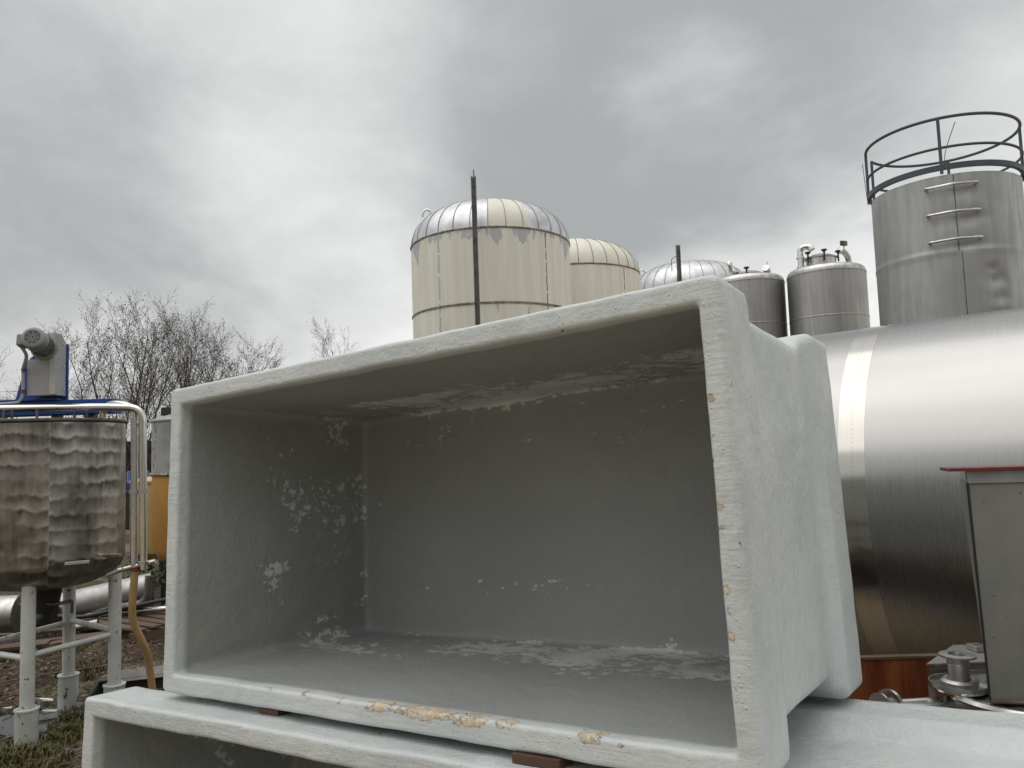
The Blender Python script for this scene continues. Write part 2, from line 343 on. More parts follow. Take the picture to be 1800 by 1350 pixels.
# ------------------------------------------------------------------ mesh helpers
class MB:
    def __init__(s): s.v = []; s.f = []; s.sm = []
    def add(s, vs, fs, smooth=False):
        o = len(s.v); s.v += [tuple(p) for p in vs]
        s.f += [tuple(i + o for i in f) for f in fs]; s.sm += [smooth] * len(fs); return s
    def box(s, c, size, rot=None, bev=0.):
        bm = bmesh.new(); bmesh.ops.create_cube(bm, size=1.0)
        for v in bm.verts: v.co = Vector((v.co.x * size[0], v.co.y * size[1], v.co.z * size[2]))
        if bev > 0: bmesh.ops.bevel(bm, geom=list(bm.edges), offset=bev, segments=2, profile=.6, affect='EDGES')
        R = rot if isinstance(rot, Matrix) else (Matrix.Rotation(rot, 3, 'Z') if rot else Matrix.Identity(3))
        bm.verts.ensure_lookup_table(); bm.verts.index_update()
        s.add([R @ v.co + Vector(c) for v in bm.verts], [[v.index for v in f.verts] for f in bm.faces]); bm.free(); return s
    def tube(s, pts, r, n=10, cap=True, smooth=True):
        pts = [Vector(p) for p in pts]; k = len(pts)
        rr = r if isinstance(r, (list, tuple)) else [r] * k
        T = [(pts[min(i + 1, k - 1)] - pts[max(i - 1, 0)]).normalized() for i in range(k)]
        a = T[0].orthogonal().normalized(); vs = []; fs = []
        for i in range(k):
            a = (a - T[i] * a.dot(T[i])).normalized(); b = T[i].cross(a)
            for j in range(n):
                t = 2 * PI * j / n; vs.append(pts[i] + (a * math.cos(t) + b * math.sin(t)) * rr[i])
        for i in range(k - 1):
            for j in range(n):
                fs.append((i * n + j, i * n + (j + 1) % n, (i + 1) * n + (j + 1) % n, (i + 1) * n + j))
        s.add(vs, fs, smooth)
        if cap:
            s.f += [tuple(len(s.v) - k * n + j for j in reversed(range(n))), tuple(len(s.v) - n + j for j in range(n))]; s.sm += [False, False]
        return s
    def lathe(s, prof, n=48, c=(0, 0, 0), axis='Z', smooth=True, a0=0., a1=2 * PI, jitter=None):
        full = abs(a1 - a0 - 2 * PI) < 1e-6; cols = n if full else n + 1
        vs = []; fs = []; k = len(prof)
        for j in range(cols):
            t = a0 + (a1 - a0) * j / n
            for (r, z) in prof:
                q = jitter(t, z) if jitter else 0.
                x, y = (r + q) * math.cos(t), (r + q) * math.sin(t)
                p = (x, y, z) if axis == 'Z' else ((z, x, y) if axis == 'X' else (y, z, x))
                vs.append((p[0] + c[0], p[1] + c[1], p[2] + c[2]))
        for j in range(n):
            j2 = (j + 1) % cols
            for i in range(k - 1):
                q = [j * k + i, j2 * k + i, j2 * k + i + 1, j * k + i + 1]
                if prof[i][0] < 1e-6: q = [q[0], q[2], q[3]]
                elif prof[i + 1][0] < 1e-6: q = [q[0], q[1], q[2]]
                fs.append(tuple(q))
        return s.add(vs, fs, smooth)
    def prism(s, poly, y0, y1, M4=None):
        """polygon in local xz extruded along local y"""
        k = len(poly); vs = [(x, y0, z) for x, z in poly] + [(x, y1, z) for x, z in poly]
        fs = [tuple(range(k)), tuple(reversed(range(k, 2 * k)))] + [(i, i + k, (i + 1) % k + k, (i + 1) % k) for i in range(k)]
        if M4 is not None: vs = [M4 @ Vector(v) for v in vs]
        return s.add(vs, fs)
    def build(s, name, mat, parent=None, loc=None, auto=35):
        me = bpy.data.meshes.new(name); me.from_pydata(s.v, [], s.f)
        bm = bmesh.new(); bm.from_mesh(me); bmesh.ops.recalc_face_normals(bm, faces=bm.faces); bm.to_mesh(me); bm.free()
        for p, q in zip(me.polygons, s.sm): p.use_smooth = q
        me.materials.append(mat); me.update()
        o = bpy.data.objects.new(name, me); C.objects.link(o)
        if parent is not None: o.parent = parent
        if loc is not None: o.location = loc
        if any(s.sm):
            try: me.set_sharp_from_angle(angle=math.radians(auto))
            except Exception: pass
        return o

def tag(o, label, cat, group=None, kind=None):
    if label: o['label'] = label
    if cat: o['category'] = cat
    if group: o['group'] = group
    if kind: o['kind'] = kind
    return o
def thing(name, label, cat, loc=(0, 0, 0), group=None, mat=None, rz=0.):
    o = bpy.data.objects.new(name, None); C.objects.link(o); o.empty_display_size = .1
    if mat is not None: o.matrix_world = mat
    else: o.location = loc; o.rotation_euler = (0, 0, rz)
    return tag(o, label, cat, group)
def copy_tree(o, parent=None):
    c = o.copy(); C.objects.link(c)
    if parent is not None: c.parent = parent; c.matrix_parent_inverse = o.matrix_parent_inverse.copy()
    for ch in list(o.children): copy_tree(ch, c)
    return c
def smooth_path(P, seg=6):
    P = [Vector(p) for p in P]; out = []
    for i in range(len(P) - 1):
        p0 = P[max(i - 1, 0)]; p1 = P[i]; p2 = P[i + 1]; p3 = P[min(i + 2, len(P) - 1)]
        for k in range(seg):
            t = k / seg
            out.append(.5 * ((2 * p1) + (p2 - p0) * t + (2 * p0 - 5 * p1 + 4 * p2 - p3) * t * t + (3 * p1 - p0 - 3 * p2 + p3) * t ** 3))
    return out + [P[-1]]
def elbow(P, r, seg=6):
    """polyline with filleted corners of radius r"""
    P = [Vector(p) for p in P]; out = [P[0]]
    for i in range(1, len(P) - 1):
        a = (P[i - 1] - P[i]).normalized(); b = (P[i + 1] - P[i]).normalized()
        d = min(r, (P[i - 1] - P[i]).length * .49, (P[i + 1] - P[i]).length * .49)
        s, e = P[i] + a * d, P[i] + b * d
        for k in range(seg + 1):
            t = k / seg; out.append(s * (1 - t) ** 2 + P[i] * 2 * t * (1 - t) + e * t * t)
    return out + [P[-1]]

# ------------------------------------------------------------------ camera
SC.render.resolution_x, SC.render.resolution_y = 1024, 768
cam_d = bpy.data.cameras.new('camera'); cam = bpy.data.objects.new('camera', cam_d); C.objects.link(cam)
R_ = Vector((.99942, .00273, -.03392)); U_ = Vector((.03403, -.08015, .9962)); F_ = Vector((0, .99678, .0802))
mw = Matrix((R_, U_, -F_)).transposed().to_4x4(); mw.translation = Vector((0, 0, 1.75))
cam.matrix_world = mw
cam_d.sensor_width = 36; cam_d.lens = 27.04; cam_d.clip_start = .05; cam_d.clip_end = 3000
SC.camera = cam

# ------------------------------------------------------------------ sky and light
W = bpy.data.worlds.new('World'); SC.world = W; W.use_nodes = True
n = N(W.node_tree); n.n.clear()
SUN = Vector((-.30, -.14, .94)).normalized()
sky = n.new('ShaderNodeTexSky', sky_type='NISHITA'); sky.sun_disc = False
sky.sun_elevation = math.asin(SUN.z); sky.sun_rotation = math.atan2(SUN.x, SUN.y)
sky.air_density = 1.5; sky.dust_density = 4.0
bg1 = n.new('ShaderNodeBackground'); n.l.new(sky.outputs[0], bg1.inputs[0]); bg1.inputs[1].default_value = .08
g = n.coord('Generated'); gx, gy, gz = n.sep(g)
dz = n.math('MAXIMUM', n.math('ADD', gz, .42), .1)
pv = n.comb(n.math('DIVIDE', gx, dz), n.math('DIVIDE', gy, dz), 0.)
n1 = n.noise(n.mapping(pv, (1.0, 1.15, 1), (1.3, .4, 0), (0, 0, -.7)), 1.15, 9, .54, .35)
n2 = n.noise(n.mapping(pv, (.8, 1.1, 1), (4.2, 2.4, 0), (0, 0, -.5)), .55, 4, .5, .2)
val = n.math('ADD', n.math('MULTIPLY', n1, .62), n.math('MULTIPLY', n2, .22))
val = n.math('ADD', n.math('ADD', val, .085), n.ramp(gz, .26, .05, 0, .10))
def lobe(d, deg, amp):
    global val
    vm = n.new('ShaderNodeVectorMath', operation='DOT_PRODUCT'); n.l.new(g, vm.inputs[0]); vm.inputs[1].default_value = Vector(d).normalized()
    k = n.ramp(n.math('ADD', vm.outputs['Value'], n.math('MULTIPLY', n.math('SUBTRACT', n1, .5), .09)), math.cos(math.radians(deg)), 1.0)
    val = n.math('ADD', val, n.math('MULTIPLY', k, amp))
lobe((.20, .88, .42), 22, -.20); lobe((-.02, .94, .33), 18, -.07); lobe((-.49, .845, .22), 24, -.13); lobe((-.49, .77, .41), 16, -.03)
lobe((-.22, .88, .42), 18, .055); lobe((.30, .918, .27), 13, .15); lobe((-.25, .95, .15), 18, .08); lobe((.52, .78, .34), 17, .06); lobe((.12, .97, .18), 14, .07)
n3 = n.noise(n.mapping(pv, (1, 1, 1), (9, 2, 0), (0, 0, -.7)), 4.2, 7, .6, .4)
val = n.math('ADD', val, n.math('MULTIPLY', n.math('SUBTRACT', n3, .5), .22))
cl = n.mix(n.ramp(val, .26, .74), (.365, .382, .382), (.86, .865, .855))
# thinner cloud overhead lets more light through (outside the picture)
zen = n.ramp(gz, .60, .95, 1.0, 1.6)
bg2 = n.new('ShaderNodeBackground'); n.l.new(cl, bg2.inputs[0]); n.l.new(zen, bg2.inputs[1])
mx = n.new('ShaderNodeMixShader'); mx.inputs[0].default_value = .94
n.l.new(bg1.outputs[0], mx.inputs[1]); n.l.new(bg2.outputs[0], mx.inputs[2])
out = n.new('ShaderNodeOutputWorld'); n.l.new(mx.outputs[0], out.inputs[0])
sd = bpy.data.lights.new('sun', 'SUN'); sd.energy = 1.1; sd.angle = math.radians(80); sd.color = (1, .97, .93)
so = bpy.data.objects.new('sun', sd); C.objects.link(so); so.rotation_euler = SUN.to_track_quat('Z', 'Y').to_euler()
SC.view_settings.view_transform = 'Standard'; SC.view_settings.look = 'None'; SC.view_settings.exposure = .18; SC.view_settings.gamma = 1
SC.render.engine = 'CYCLES'
SC.cycles.max_bounces = 8; SC.cycles.use_denoising = True

# ------------------------------------------------------------------ ground
def ground_h(x, y):
    p = Vector((x, y, 0))
    h = .05 * (mnoise.noise(p * .9)) + .035 * mnoise.noise(p * 2.7 + Vector((3, 1, 0))) + .022 * mnoise.noise(p * 7.) + .012 * mnoise.noise(p * 19.)
    d = math.hypot((x + 3.50) / .66, (y - 5.28) / .60)
    k_ = max(0, 1 - d * d)
    h -= .035 * k_
    h += k_ * (.030 * mnoise.noise(Vector((x * 13, y * 7, 5))) + .02 * mnoise.noise(Vector((x * 27, y * 16, 2))))
    return h
def axis(lo, hi, st, far):
    a = []; x = lo
    while x < hi: a.append(x); x += st
    g_ = st; left = []; x = lo
    while x > -far: g_ *= 1.35; x -= g_; left.append(x)
    g_ = st; x = a[-1]; right = []
    while x < far: g_ *= 1.35; x += g_; right.append(x)
    return left[::-1] + a + right
xs = axis(-6.5, -2.0, .045, 900); ys = axis(4.0, 11.5, .05, 900)
mb = MB(); nx = len(xs)
vs = [(x, y, ground_h(x, y) * (1 if abs(x) < 60 and abs(y) < 60 else 0)) for y in ys for x in xs]
fs = [(j * nx + i, j * nx + i + 1, (j + 1) * nx + i + 1, (j + 1) * nx + i) for j in range(len(ys) - 1) for i in range(nx - 1)]
mb.add(vs, fs, True); tag(mb.build('ground', M['ground'], auto=180), 'muddy yard ground with gravel and moss', 'ground', None, 'structure')
mb = MB(); pr = [(-3.50 + .85 * math.cos(t) * (1 + .1 * math.sin(3 * t)), 5.25 + .75 * math.sin(t) * (1 + .12 * math.cos(2 * t)), -.020) for t in [2 * PI * k / 40 for k in range(40)]]
mb.add(pr, [tuple(range(40))]); tag(mb.build('puddle', M['water']), 'shallow puddle around the front tank leg', 'puddle', None, 'structure')

# ------------------------------------------------------------------ fibreglass tubs
def tub_parts(root, L, H, mat, seed, flip):
    """local x along the mouth (0..L or -L..0), y into the depth, z up; top outer edge at z=0, rim face at y=0"""
    x0, x1 = (-L, 0.) if flip else (0., L)
    KC, NH, NV = 6, max(40, int(L / .022)), 64
    def loop(w, sl, sr, t, b, r):
        X0, X1, Z0, Z1 = x0 + sl, x1 - sr, -H + b, -t
        r = max(.0005, min(r, (X1 - X0) * .49, (Z1 - Z0) * .49)); P = []
        def arc(cx, cz, a):
            for k in range(KC): th = a + (PI / 2) * k / (KC - 1); P.append((cx + r * math.cos(th), w, cz + r * math.sin(th)))
        def line(ax, az, bx, bz, m_):
            for k in range(1, m_): q = k / m_; P.append((ax + (bx - ax) * q, w, az + (bz - az) * q))
        arc(X1 - r, Z1 - r, 0); line(X1 - r, Z1, X0 + r, Z1, NH)
        arc(X0 + r, Z1 - r, PI / 2); line(X0, Z1 - r, X0, Z0 + r, NV)
        arc(X0 + r, Z0 + r, PI); line(X0 + r, Z0, X1 - r, Z0, NH)
        arc(X1 - r, Z0 + r, 1.5 * PI); line(X1, Z0 + r, X1, Z1 - r, NV)
        return P
    S = []   # (loop args, region)
    def st(w, sl, sr, t, b, r, reg): S.append(((w, sl, sr, t, b, r), reg))
    for i in (.44, .36, .28, .2, .13, .08): st(.955, i, i, i, i, .03, 'base_band')
    for k in range(5):
        a = PI / 2 * k / 4; q = .022
        st(.955 - q + q * math.cos(a), *([q * (1 - math.sin(a))] * 4), .026, 'base_band')
    for w in (.91, .88, .85, .82, .795): st(w, 0, 0, 0, 0, .026, 'base_band')
    st(.779, .0005, .0005, .0005, .001, .026, 'base_band'); st(.772, .002, .002, .002, .004, .026, 'base_band')
    st(.766, .005, .005, .006, .009, .026, 'base_band'); st(.757, .018, .018, .010, .015, .026, 'base_band'); st(.748, .024, .024, .014, .021, .026, 'base_band'); st(.73, .025, .026, .020, .030, .026, 'base_band'); st(.697, .026, .026, .038, .055, .028, 'base_band')
    st(.688, .027, .027, .042, .060, .04, 'shell'); st(.680, .024, .024, .043, .062, .04, 'shell')
    for k in range(15): st(.67 - .45 * k / 14, .020 - .007 * k / 14,   .022 - .007 * k / 14, .043, .062 + .003 * k / 14, .04, 'shell')
    st(.205, .012, .014, .036, .060, .04, 'rim'); st(.196, .010, .011, .030, .052, .04, 'rim')
    st(.190, .005, .006, .018, .034, .034, 'rim'); st(.186, .001, .001, .008, .012, .03, 'rim'); st(.178, 0, 0, .001, .002, .020, 'rim')
    for w in (.16, .135, .11, .085, .06, .04, .022): st(w, 0, 0, 0, 0, .020, 'rim')
    for k in range(1, 6):
        a = PI / 2 * k / 5; q = .012
        st(q - q * math.sin(a), *([q * (1 - math.cos(a))] * 4), .018, 'rim')
    for q in (.018, .027, .036): st(0, q, q, q, q, .02, 'rim')
    il, ir, it, ib = .062, .05, .060, .060; q = .012
    for k in range(0, 6):
        a = PI / 2 * k / 5
        e = q * (1 - math.sin(a)); st(q - q * math.cos(a), il - e, ir - e, it - e, ib - e, .012, 'rim')
    DL, DR, DT, DB = .150, .135, .072, .086
    W_ = .80
    def inn(w, extra=0., r=.03, reg='shell'):
        k = (w - .012) / (W_ - .012)
        st(w, il + (DL - il) * k + extra, ir + (DR - ir) * k + extra, it + (DT - it) * k + extra, ib + (DB - ib) * k + extra, r, reg)
    for w in (.03, .05): inn(w, 0, .016, 'rim')
    for k in range(18): inn(.075 + .70 * k / 17)
    for k in range(1, 5):
        a = PI / 2 * k / 4; inn(W_ - .022 + .022 * math.sin(a), .022 * (1 - math.cos(a)))
    for e in (.05, .09, .14, .2, .26, .32): inn(W_, e)
    loops = [loop(*a) for a, _ in S]; k = len(loops[0])
    # hand-laid unevenness
    V = []
    rim0 = [i for i, s_ in enumerate(S) if s_[1] == 'rim'][0]
    for i, lp in enumerate(loops):
        for p in lp:
            v = Vector(p); q = v * 2.3 + Vector((seed, 0, 0)); q2 = v * 9 + Vector((0, seed, 0))
            d = Vector((mnoise.noise(q), mnoise.noise(q + Vector((7, 3, 1))), mnoise.noise(q + Vector((2, 9, 4))))) * .0020
            d += Vector((mnoise.noise(q2), mnoise.noise(q2 + Vector((5, 5, 5))), mnoise.noise(q2 + Vector((1, 8, 3))))) * .0026
            V.append(v + d)
    F = []; reg = []
    for i in range(len(loops) - 1):
        for j in range(k):
            F.append((i * k + j, i * k + (j + 1) % k, (i + 1) * k + (j + 1) % k, (i + 1) * k + j)); reg.append(S[i + 1][1] if S[i][1] != 'base_band' or S[i + 1][1] == 'base_band' else 'shell')
    F.append(tuple(reversed(range(k)))); reg.append('base_band')
    F.append(tuple((len(loops) - 1) * k + j for j in range(k))); reg.append('shell')
    me = bpy.data.meshes.new('tmp'); me.from_pydata([tuple(v) for v in V], [], F)
    bm = bmesh.new(); bm.from_mesh(me); bmesh.ops.recalc_face_normals(bm, faces=bm.faces); bm.to_mesh(me); bm.free()
    for p in me.polygons: p.use_smooth = True
    me.update(); VN = [Vector(v.normal) for v in me.vertices]
    n_in = [i for i, s_ in enumerate(S) if s_[1] == 'rim'][-1]
    first_in = n_in - 2 + 1
    def attrs(i, v):
        """wear masks from where a point sits on the tub"""
        st_i = i // k; w = v.y; xr = x1 - v.x; xl = v.x - x0; zt = -v.z; zb = v.z + H
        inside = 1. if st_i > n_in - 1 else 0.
        peel = 0.
        if st_i >= n_in - 1:
            onfloor = zb < .12 and w < .795; onceil = zt < .085 and w < .795; onleft = xl < .16 and w < .795
            if w > .775 and not (onfloor or onceil or onleft):
                e = min(xl - .15, xr - .135, zt - .07, zb - .08); peel = .30 if e < .25 else .16
                if zt < .3 and zb > .2: peel += .06
            elif onfloor: peel = min(1, max(0, (w - .30) / .25)) * (.76 if (xr < .85) else .66)
            elif onceil: peel = min(1, max(0, (w - .30) / .2)) * (.84 if xr < 1.6 else .5)
            elif onleft: peel = min(1, max(0, (w - .24) / .1)) * .53
            else: peel = .25
        lip = 0.
        if st_i >= rim0 + 10 and w < .06:
            f = min(1., 1.25 * math.exp(-((zb - .052) / .020) ** 2)) * (1 if w < .03 else max(0, 1 - (w - .03) / .03))
            pk_ = max(a_ * math.exp(-((xr - c_) / s_) ** 2) for c_, s_, a_ in ((1.00, .09, 1.0), (.85, .15, 1.1), (.70, .09, 1.05), (.60, .05, 1.0), (.37, .06, 1.0), (.30, .02, .8), (1.16, .05, .74), (1.30, .05, .78), (1.46, .04, .72), (1.62, .03, .72), (2.3, .2, .8), (2.8, .1, .8)))
            lip = max(lip, f * max(.50, pk_))
            g_ = math.exp(-((xr - .040) / .020) ** 2) if zb > .05 else 0
            ch = max(a_ * math.exp(-((v.z - c_) / .019) ** 2) for c_, a_ in ((-.262, 1.05), (-.34, .8), (-.485, 1.0), (-.53, 1.1), (-.65, 1.05), (-.69, .95), (-.735, 1.05), (-.83, .75)))
            lip = max(lip, g_ * max(.28, ch))
            g_ = math.exp(-((xl - .045) / .016) ** 2) if zt > .12 and zb > .1 else 0
            lip = max(lip, g_ * (.15 + .75 * max(0, mnoise.noise(Vector((2, 0, v.z * 9. + seed))))))
            g_ = math.exp(-((zt - .055) / .010) ** 2)
            lip = max(lip, g_ * (.22 + .5 * max(0, mnoise.noise(Vector((v.x * 5 + seed, 4, 0))) - .15)))
        face = 1. if st_i >= rim0 + 8 and w < .03 else (.55 if w < .2 else .3)
        if xr < .03 and w > .05: face *= .35
        return inside, peel, lip, face
    A = [attrs(i, v) for i, v in enumerate(V)]
    for part in ('shell', 'rim', 'base_band'):
        fi = [q for q in range(len(F)) if reg[q] == part]
        used = sorted({a for q in fi for a in F[q]}); mp = {a: b for b, a in enumerate(used)}
        m2 = bpy.data.meshes.new(part)
        m2.from_pydata([tuple(V[a]) for a in used], [], [tuple(mp[a] for a in me.polygons[q].vertices) for q in fi])
        for p in m2.polygons: p.use_smooth = True
        m2.normals_split_custom_set_from_vertices([tuple(VN[a]) for a in used])
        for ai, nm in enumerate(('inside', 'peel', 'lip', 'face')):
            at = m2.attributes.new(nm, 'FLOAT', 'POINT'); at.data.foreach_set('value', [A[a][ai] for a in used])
        m2.materials.append(mat); o = bpy.data.objects.new(part, m2); C.objects.link(o); o.parent = root
    bpy.data.meshes.remove(me)

def frame(o, x, y, z):
    m_ = Matrix((Vector(x), Vector(y), Vector(z))).transposed().to_4x4(); m_.translation = Vector(o); return m_
TV = (-.00947, .08194, .99659)
UPM = frame((.4389, 1.5872, 2.0983), (.8237, -.56442, .05424), (.56694, .82141, -.06215), TV)
LOM = frame((-1.5092, 2.7191, .9401), (.83874, -.54199, .05254), (.54445, .83638, -.06359), TV)
t = thing('fibreglass_tub', 'upper pale grey fibreglass tub lying on its side with its open mouth facing out', 'tub', mat=UPM, group='stacked fibreglass tubs')
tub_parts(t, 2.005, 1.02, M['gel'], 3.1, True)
t = thing('fibreglass_tub', 'lower longer fibreglass tub carrying the other tub, its top running out at the right', 'tub', mat=LOM, group='stacked fibreglass tubs')
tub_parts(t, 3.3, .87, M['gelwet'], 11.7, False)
for (u0, u1, w0, w1, lab) in ((.79, .875, .10, .21, 'small dark wooden spacer in the gap between tubs, nearer the left end'),
                              (1.735, 1.86, .045, .24, 'brown wooden block wedged under the upper tub at the bottom edge, right of centre')):
    mb = MB(); mb.box((0, 0, 0), (u1 - u0, w1 - w0, .021), None, .002)
    o = mb.build('wooden_block', M['wood']); m_ = LOM.copy(); m_.translation = LOM @ Vector(((u0 + u1) / 2, (w0 + w1) / 2, .0125)); o.matrix_world = m_
    tag(o, lab, 'wooden block', 'wooden spacers between the tubs')

# ------------------------------------------------------------------ cream domed tanks
def dome_profile(R, h, n_=18):
    out = []
    for k in range(n_ + 1):
        a = PI / 2 * k / n_
        out.append((R * math.cos(a) ** .80 if k < n_ else 0., h * math.sin(a) ** .92))
    return out
def domed_tank(loc, label, cyl_m, dome_m, seam_m, lug=True, lug_a=2.9):
    R, zb, h = 1.5, 5.5, .80
    t = thing('domed_tank', label, 'storage tank', loc, 'domed storage tanks')
    MB().lathe([(R, 0.0), (R, 2), (R, 4.19), (R - .006, 4.192), (R - .006, 4.21), (R, 4.212), (R, 5.0), (R, zb)], 96).build('shell', cyl_m, t)
    MB().lathe([(r, zb + z) for r, z in dome_profile(R, h)], 96).build('dome', dome_m, t)
    mb = MB()
    for k in range(30):
        a = 2 * PI * (k + .5) / 30
        if k % 1 == 0:
            P = [Vector((math.cos(a) * (r + .004), math.sin(a) * (r + .004), zb + z + .002)) for r, z in dome_profile(R, h)[:14]]
            mb.tube(P, .0065, 5)
    mb.build('standing_seams', seam_m, t)
    mb = MB(); mb.lathe([(R - .01, zb - .018), (R + .012, zb - .018), (R + .018, zb), (R + .012, zb + .014), (R - .01, zb + .02)], 96, jitter=lambda t_, z_: .012 * mnoise.noise(Vector((math.cos(t_) * 9, math.sin(t_) * 9, z_ * 6))))
    mb.build('dome_ring', M['seam'], t)
    MB().lathe([(R - .01, 4.17), (R + .012, 4.172), (R + .014, 4.2), (R - .01, 4.204)], 96, jitter=lambda t_, z_: .008 * mnoise.noise(Vector((math.cos(t_) * 9, math.sin(t_) * 9, z_ * 6)))).build('belt_ring', M['seam'], t)
    if lug:
        c = Vector((math.cos(lug_a) * 1.19, math.sin(lug_a) * 1.19, zb + .60))
        P = [c + Vector((.09 * math.cos(q), 0, .13 * math.sin(q))) for q in [PI * (k / 10) for k in range(11)]]
        mb = MB(); mb.tube(P, .022, 8); mb.build('lifting_lug', M['alu'], t)
    return t
domed_tank((-.322, 14.4, 0), 'large cream tank with peeling bare metal dome, nearest of the domed tanks', M['cream'], M['dome1'], M['seamlite'], lug_a=3.35)
domed_tank((1.475, 17.3, 0), 'cream tank with fully painted cream dome, half hidden behind the nearest domed tank', M['cream2'], M['dome2'], M['seam'], False)
domed_tank((4.68, 19.7, 0), 'farthest domed tank, only its low bare metal dome showing above the tub edge', M['cream'], M['dome3'], M['seamlite'], lug_a=3.0)

def channel_post(loc, h, label, ext):
    t = thing('steel_post', label, 'post', loc, 'upright steel channel posts')
    mb = MB(); a, b_, th = .085, .06, .012
    poly = [(-a / 2, 0), (a / 2, 0), (a / 2, b_), (a / 2 - th, b_), (a / 2 - th, th), (-a / 2 + th, th), (-a / 2 + th, b_), (-a / 2, b_)]
    k = len(poly); vs = [(x, -y, 0) for x, y in poly] + [(x, -y, h) for x, y in poly]
    mb.add(vs, [tuple(range(k)), tuple(range(2 * k - 1, k - 1, -1))] + [(i, (i + 1) % k, (i + 1) % k + k, i + k) for i in range(k)])
    mb.build('channel', M['post'], t)
    if ext: MB().tube([(0, 0.008, h - .3), (.004, .008, h + .12)], .012, 6).build('top_rod', M['post'], t)
    else:
        MB().tube(elbow([(-.14, .02, h - .55), (-.14, .02, h - .28), (-.02, .02, h - .22)], .05), .008, 6).build('hook', M['post'], t)
channel_post((-.525, 12.5, 0), 6.24, 'tall rusty channel post in front of the nearest cream tank', True)
channel_post((3.6, 16.0, 0), 5.86, 'shorter steel post standing in front of the bare metal dome', False)

# ------------------------------------------------------------------ stainless vessels with manways
def vessel(loc, label, var):
    R, zb = .535, 4.04
    t = thing('pressure_vessel', label, 'vessel', loc, 'stainless vessels with manways')
    MB().lathe([(R, .3), (R, 2.0), (R, 3.395), (R + .004, 3.40), (R + .004, 3.412), (R, 3.417), (R, zb - .008), (R + .006, zb - .004), (R + .006, zb + .006), (R, zb + .01)], 72).build('shell', M['steelv'], t)
    pr = [(R, zb + .01)] + [(R - .085 + .085 * math.cos(a), zb + .02 + .085 * math.sin(a)) for a in [PI / 2 * k / 8 for k in range(9)]] + [(.36, zb + .125), (.2, zb + .14), (0, zb + .146)]
    MB().lathe(pr, 72).build('top_head', M['steel'], t)
    for a in (0.6, 2.2, 3.8, 5.4):
        MB().tube([(math.cos(a) * .42, math.sin(a) * .42, 0), (math.cos(a) * .42, math.sin(a) * .42, .35)], .035, 10).build('leg', M['steel'], t)
    mz = zb + .11
    mwx, mwy = (-.09, -.08) if var else (.02, -.05)
    hh = .125 if var else .03
    m_ = thing('manway', None, None, (mwx, mwy, mz)); m_.parent = t
    MB().lathe([(.205, -.02), (.205, hh), (.20, hh)], 40).build('neck', M['steel'], m_)
    MB().lathe([(.0, hh + .085), (.07, hh + .08), (.13, hh + .062), (.18, hh + .04), (.205, hh + .022), (.222, hh + .02), (.222, hh + .003), (.2, hh + .002)], 40).build('lid', M['steelv'], m_)
    for a in ((-2.75, -1.75, -.55, .7, 1.9) if var else (-2.0, .8)):
        ca, sa = math.cos(a), math.sin(a)
        mb = MB(); mb.tube([(ca * .235, sa * .235, hh - .06), (ca * .235, sa * .235, hh + .07)], .013, 8)
        mb.lathe([(0, .10), (.03, .098), (.045, .085), (.03, .07), (.015, .06), (.012, .04)], 10, (ca * .235, sa * .235, hh))
        mb.build('clamp_knob', M['black'], m_)
    return t
def fit(t, name, mat, fn):
    mb = MB(); fn(mb); return mb.build(name, mat, t)
v2 = vessel((4.60, 11.0, 0), 'stainless vessel beside the railed silo, round lid with black clamp knobs on top', True)
def f1(mb):
    mb.tube(elbow([(-.37, -.06, 4.06), (-.37, -.06, 4.46), (-.26, -.14, 4.46), (-.24, -.16, 4.40)], .10, 8), .045, 14)
    for z in (4.17, 4.31): mb.lathe([(.04, -.012), (.062, -.012), (.062, .012), (.04, .012)], 18, (-.37, -.06, z))
fit(v2, 'bent_vent_pipe', M['bright'], f1)
def f2(mb):
    mb.tube(elbow([(.32, -.06, 4.08), (.32, -.06, 4.28), (.26, -.10, 4.36), (.17, -.14, 4.40)], .06, 8), .042, 14)
    mb.lathe([(.04, -.01), (.06, -.01), (.06, .014), (.04, .014)], 18, (.32, -.06, 4.20))
    mb.tube([(.20, -.125, 4.387), (.165, -.145, 4.402)], .056, 14)
fit(v2, 'outlet_elbow', M['piping'], f2)
fit(v2, 'valve_tag', M['darksteel'], lambda mb: mb.box((.25, -.09, 4.50), (.11, .03, .07), .3, .004).tube([(.25, -.09, 4.38), (.25, -.09, 4.47)], .008, 6))
fit(v2, 'label_residue', M['seam'], lambda mb: mb.add([(.02 + x * .7, -.5352 + abs(x) * .1, z) for x, z in ((0, 3.90), (.05, 3.905), (.052, 3.83), (.075, 3.81), (.07, 3.76), (.04, 3.765), (.035, 3.80), (.042, 3.893), (.0, 3.89))], [tuple(range(9))]))
v1 = vessel((3.61, 11.5, 0), 'smaller looking stainless vessel between the tub corner and the clamped-lid vessel', False)
def f3(mb):
    mb.tube(elbow([(-.26, -.12, 4.10), (-.26, -.12, 4.25), (-.29, -.14, 4.36)], .05, 5), .032, 12)
    mb.box((-.19, -.12, 4.23), (.09, .06, .05), .2, .006)
    mb.lathe([(0, .07), (.03, .06), (.045, .03), (.045, 0), (0, 0)], 14, (-.29, -.14, 4.33))
fit(v1, 'vent_valve', M['bright'], f3)
def f4(mb):
    mb.tube([(.33, .0, 4.08), (.31, -.02, 4.26)], .028, 12); mb.tube([(.31, -.02, 4.25), (.26, -.10, 4.29)], .055, 14)
    mb.tube([(.40, .02, 4.06), (.40, .02, 4.16)], .03, 12); mb.tube([(.31, -.02, 4.28), (.32, -.02, 4.40)], .007, 6)
fit(v1, 'pressure_gauge', M['piping'], f4)

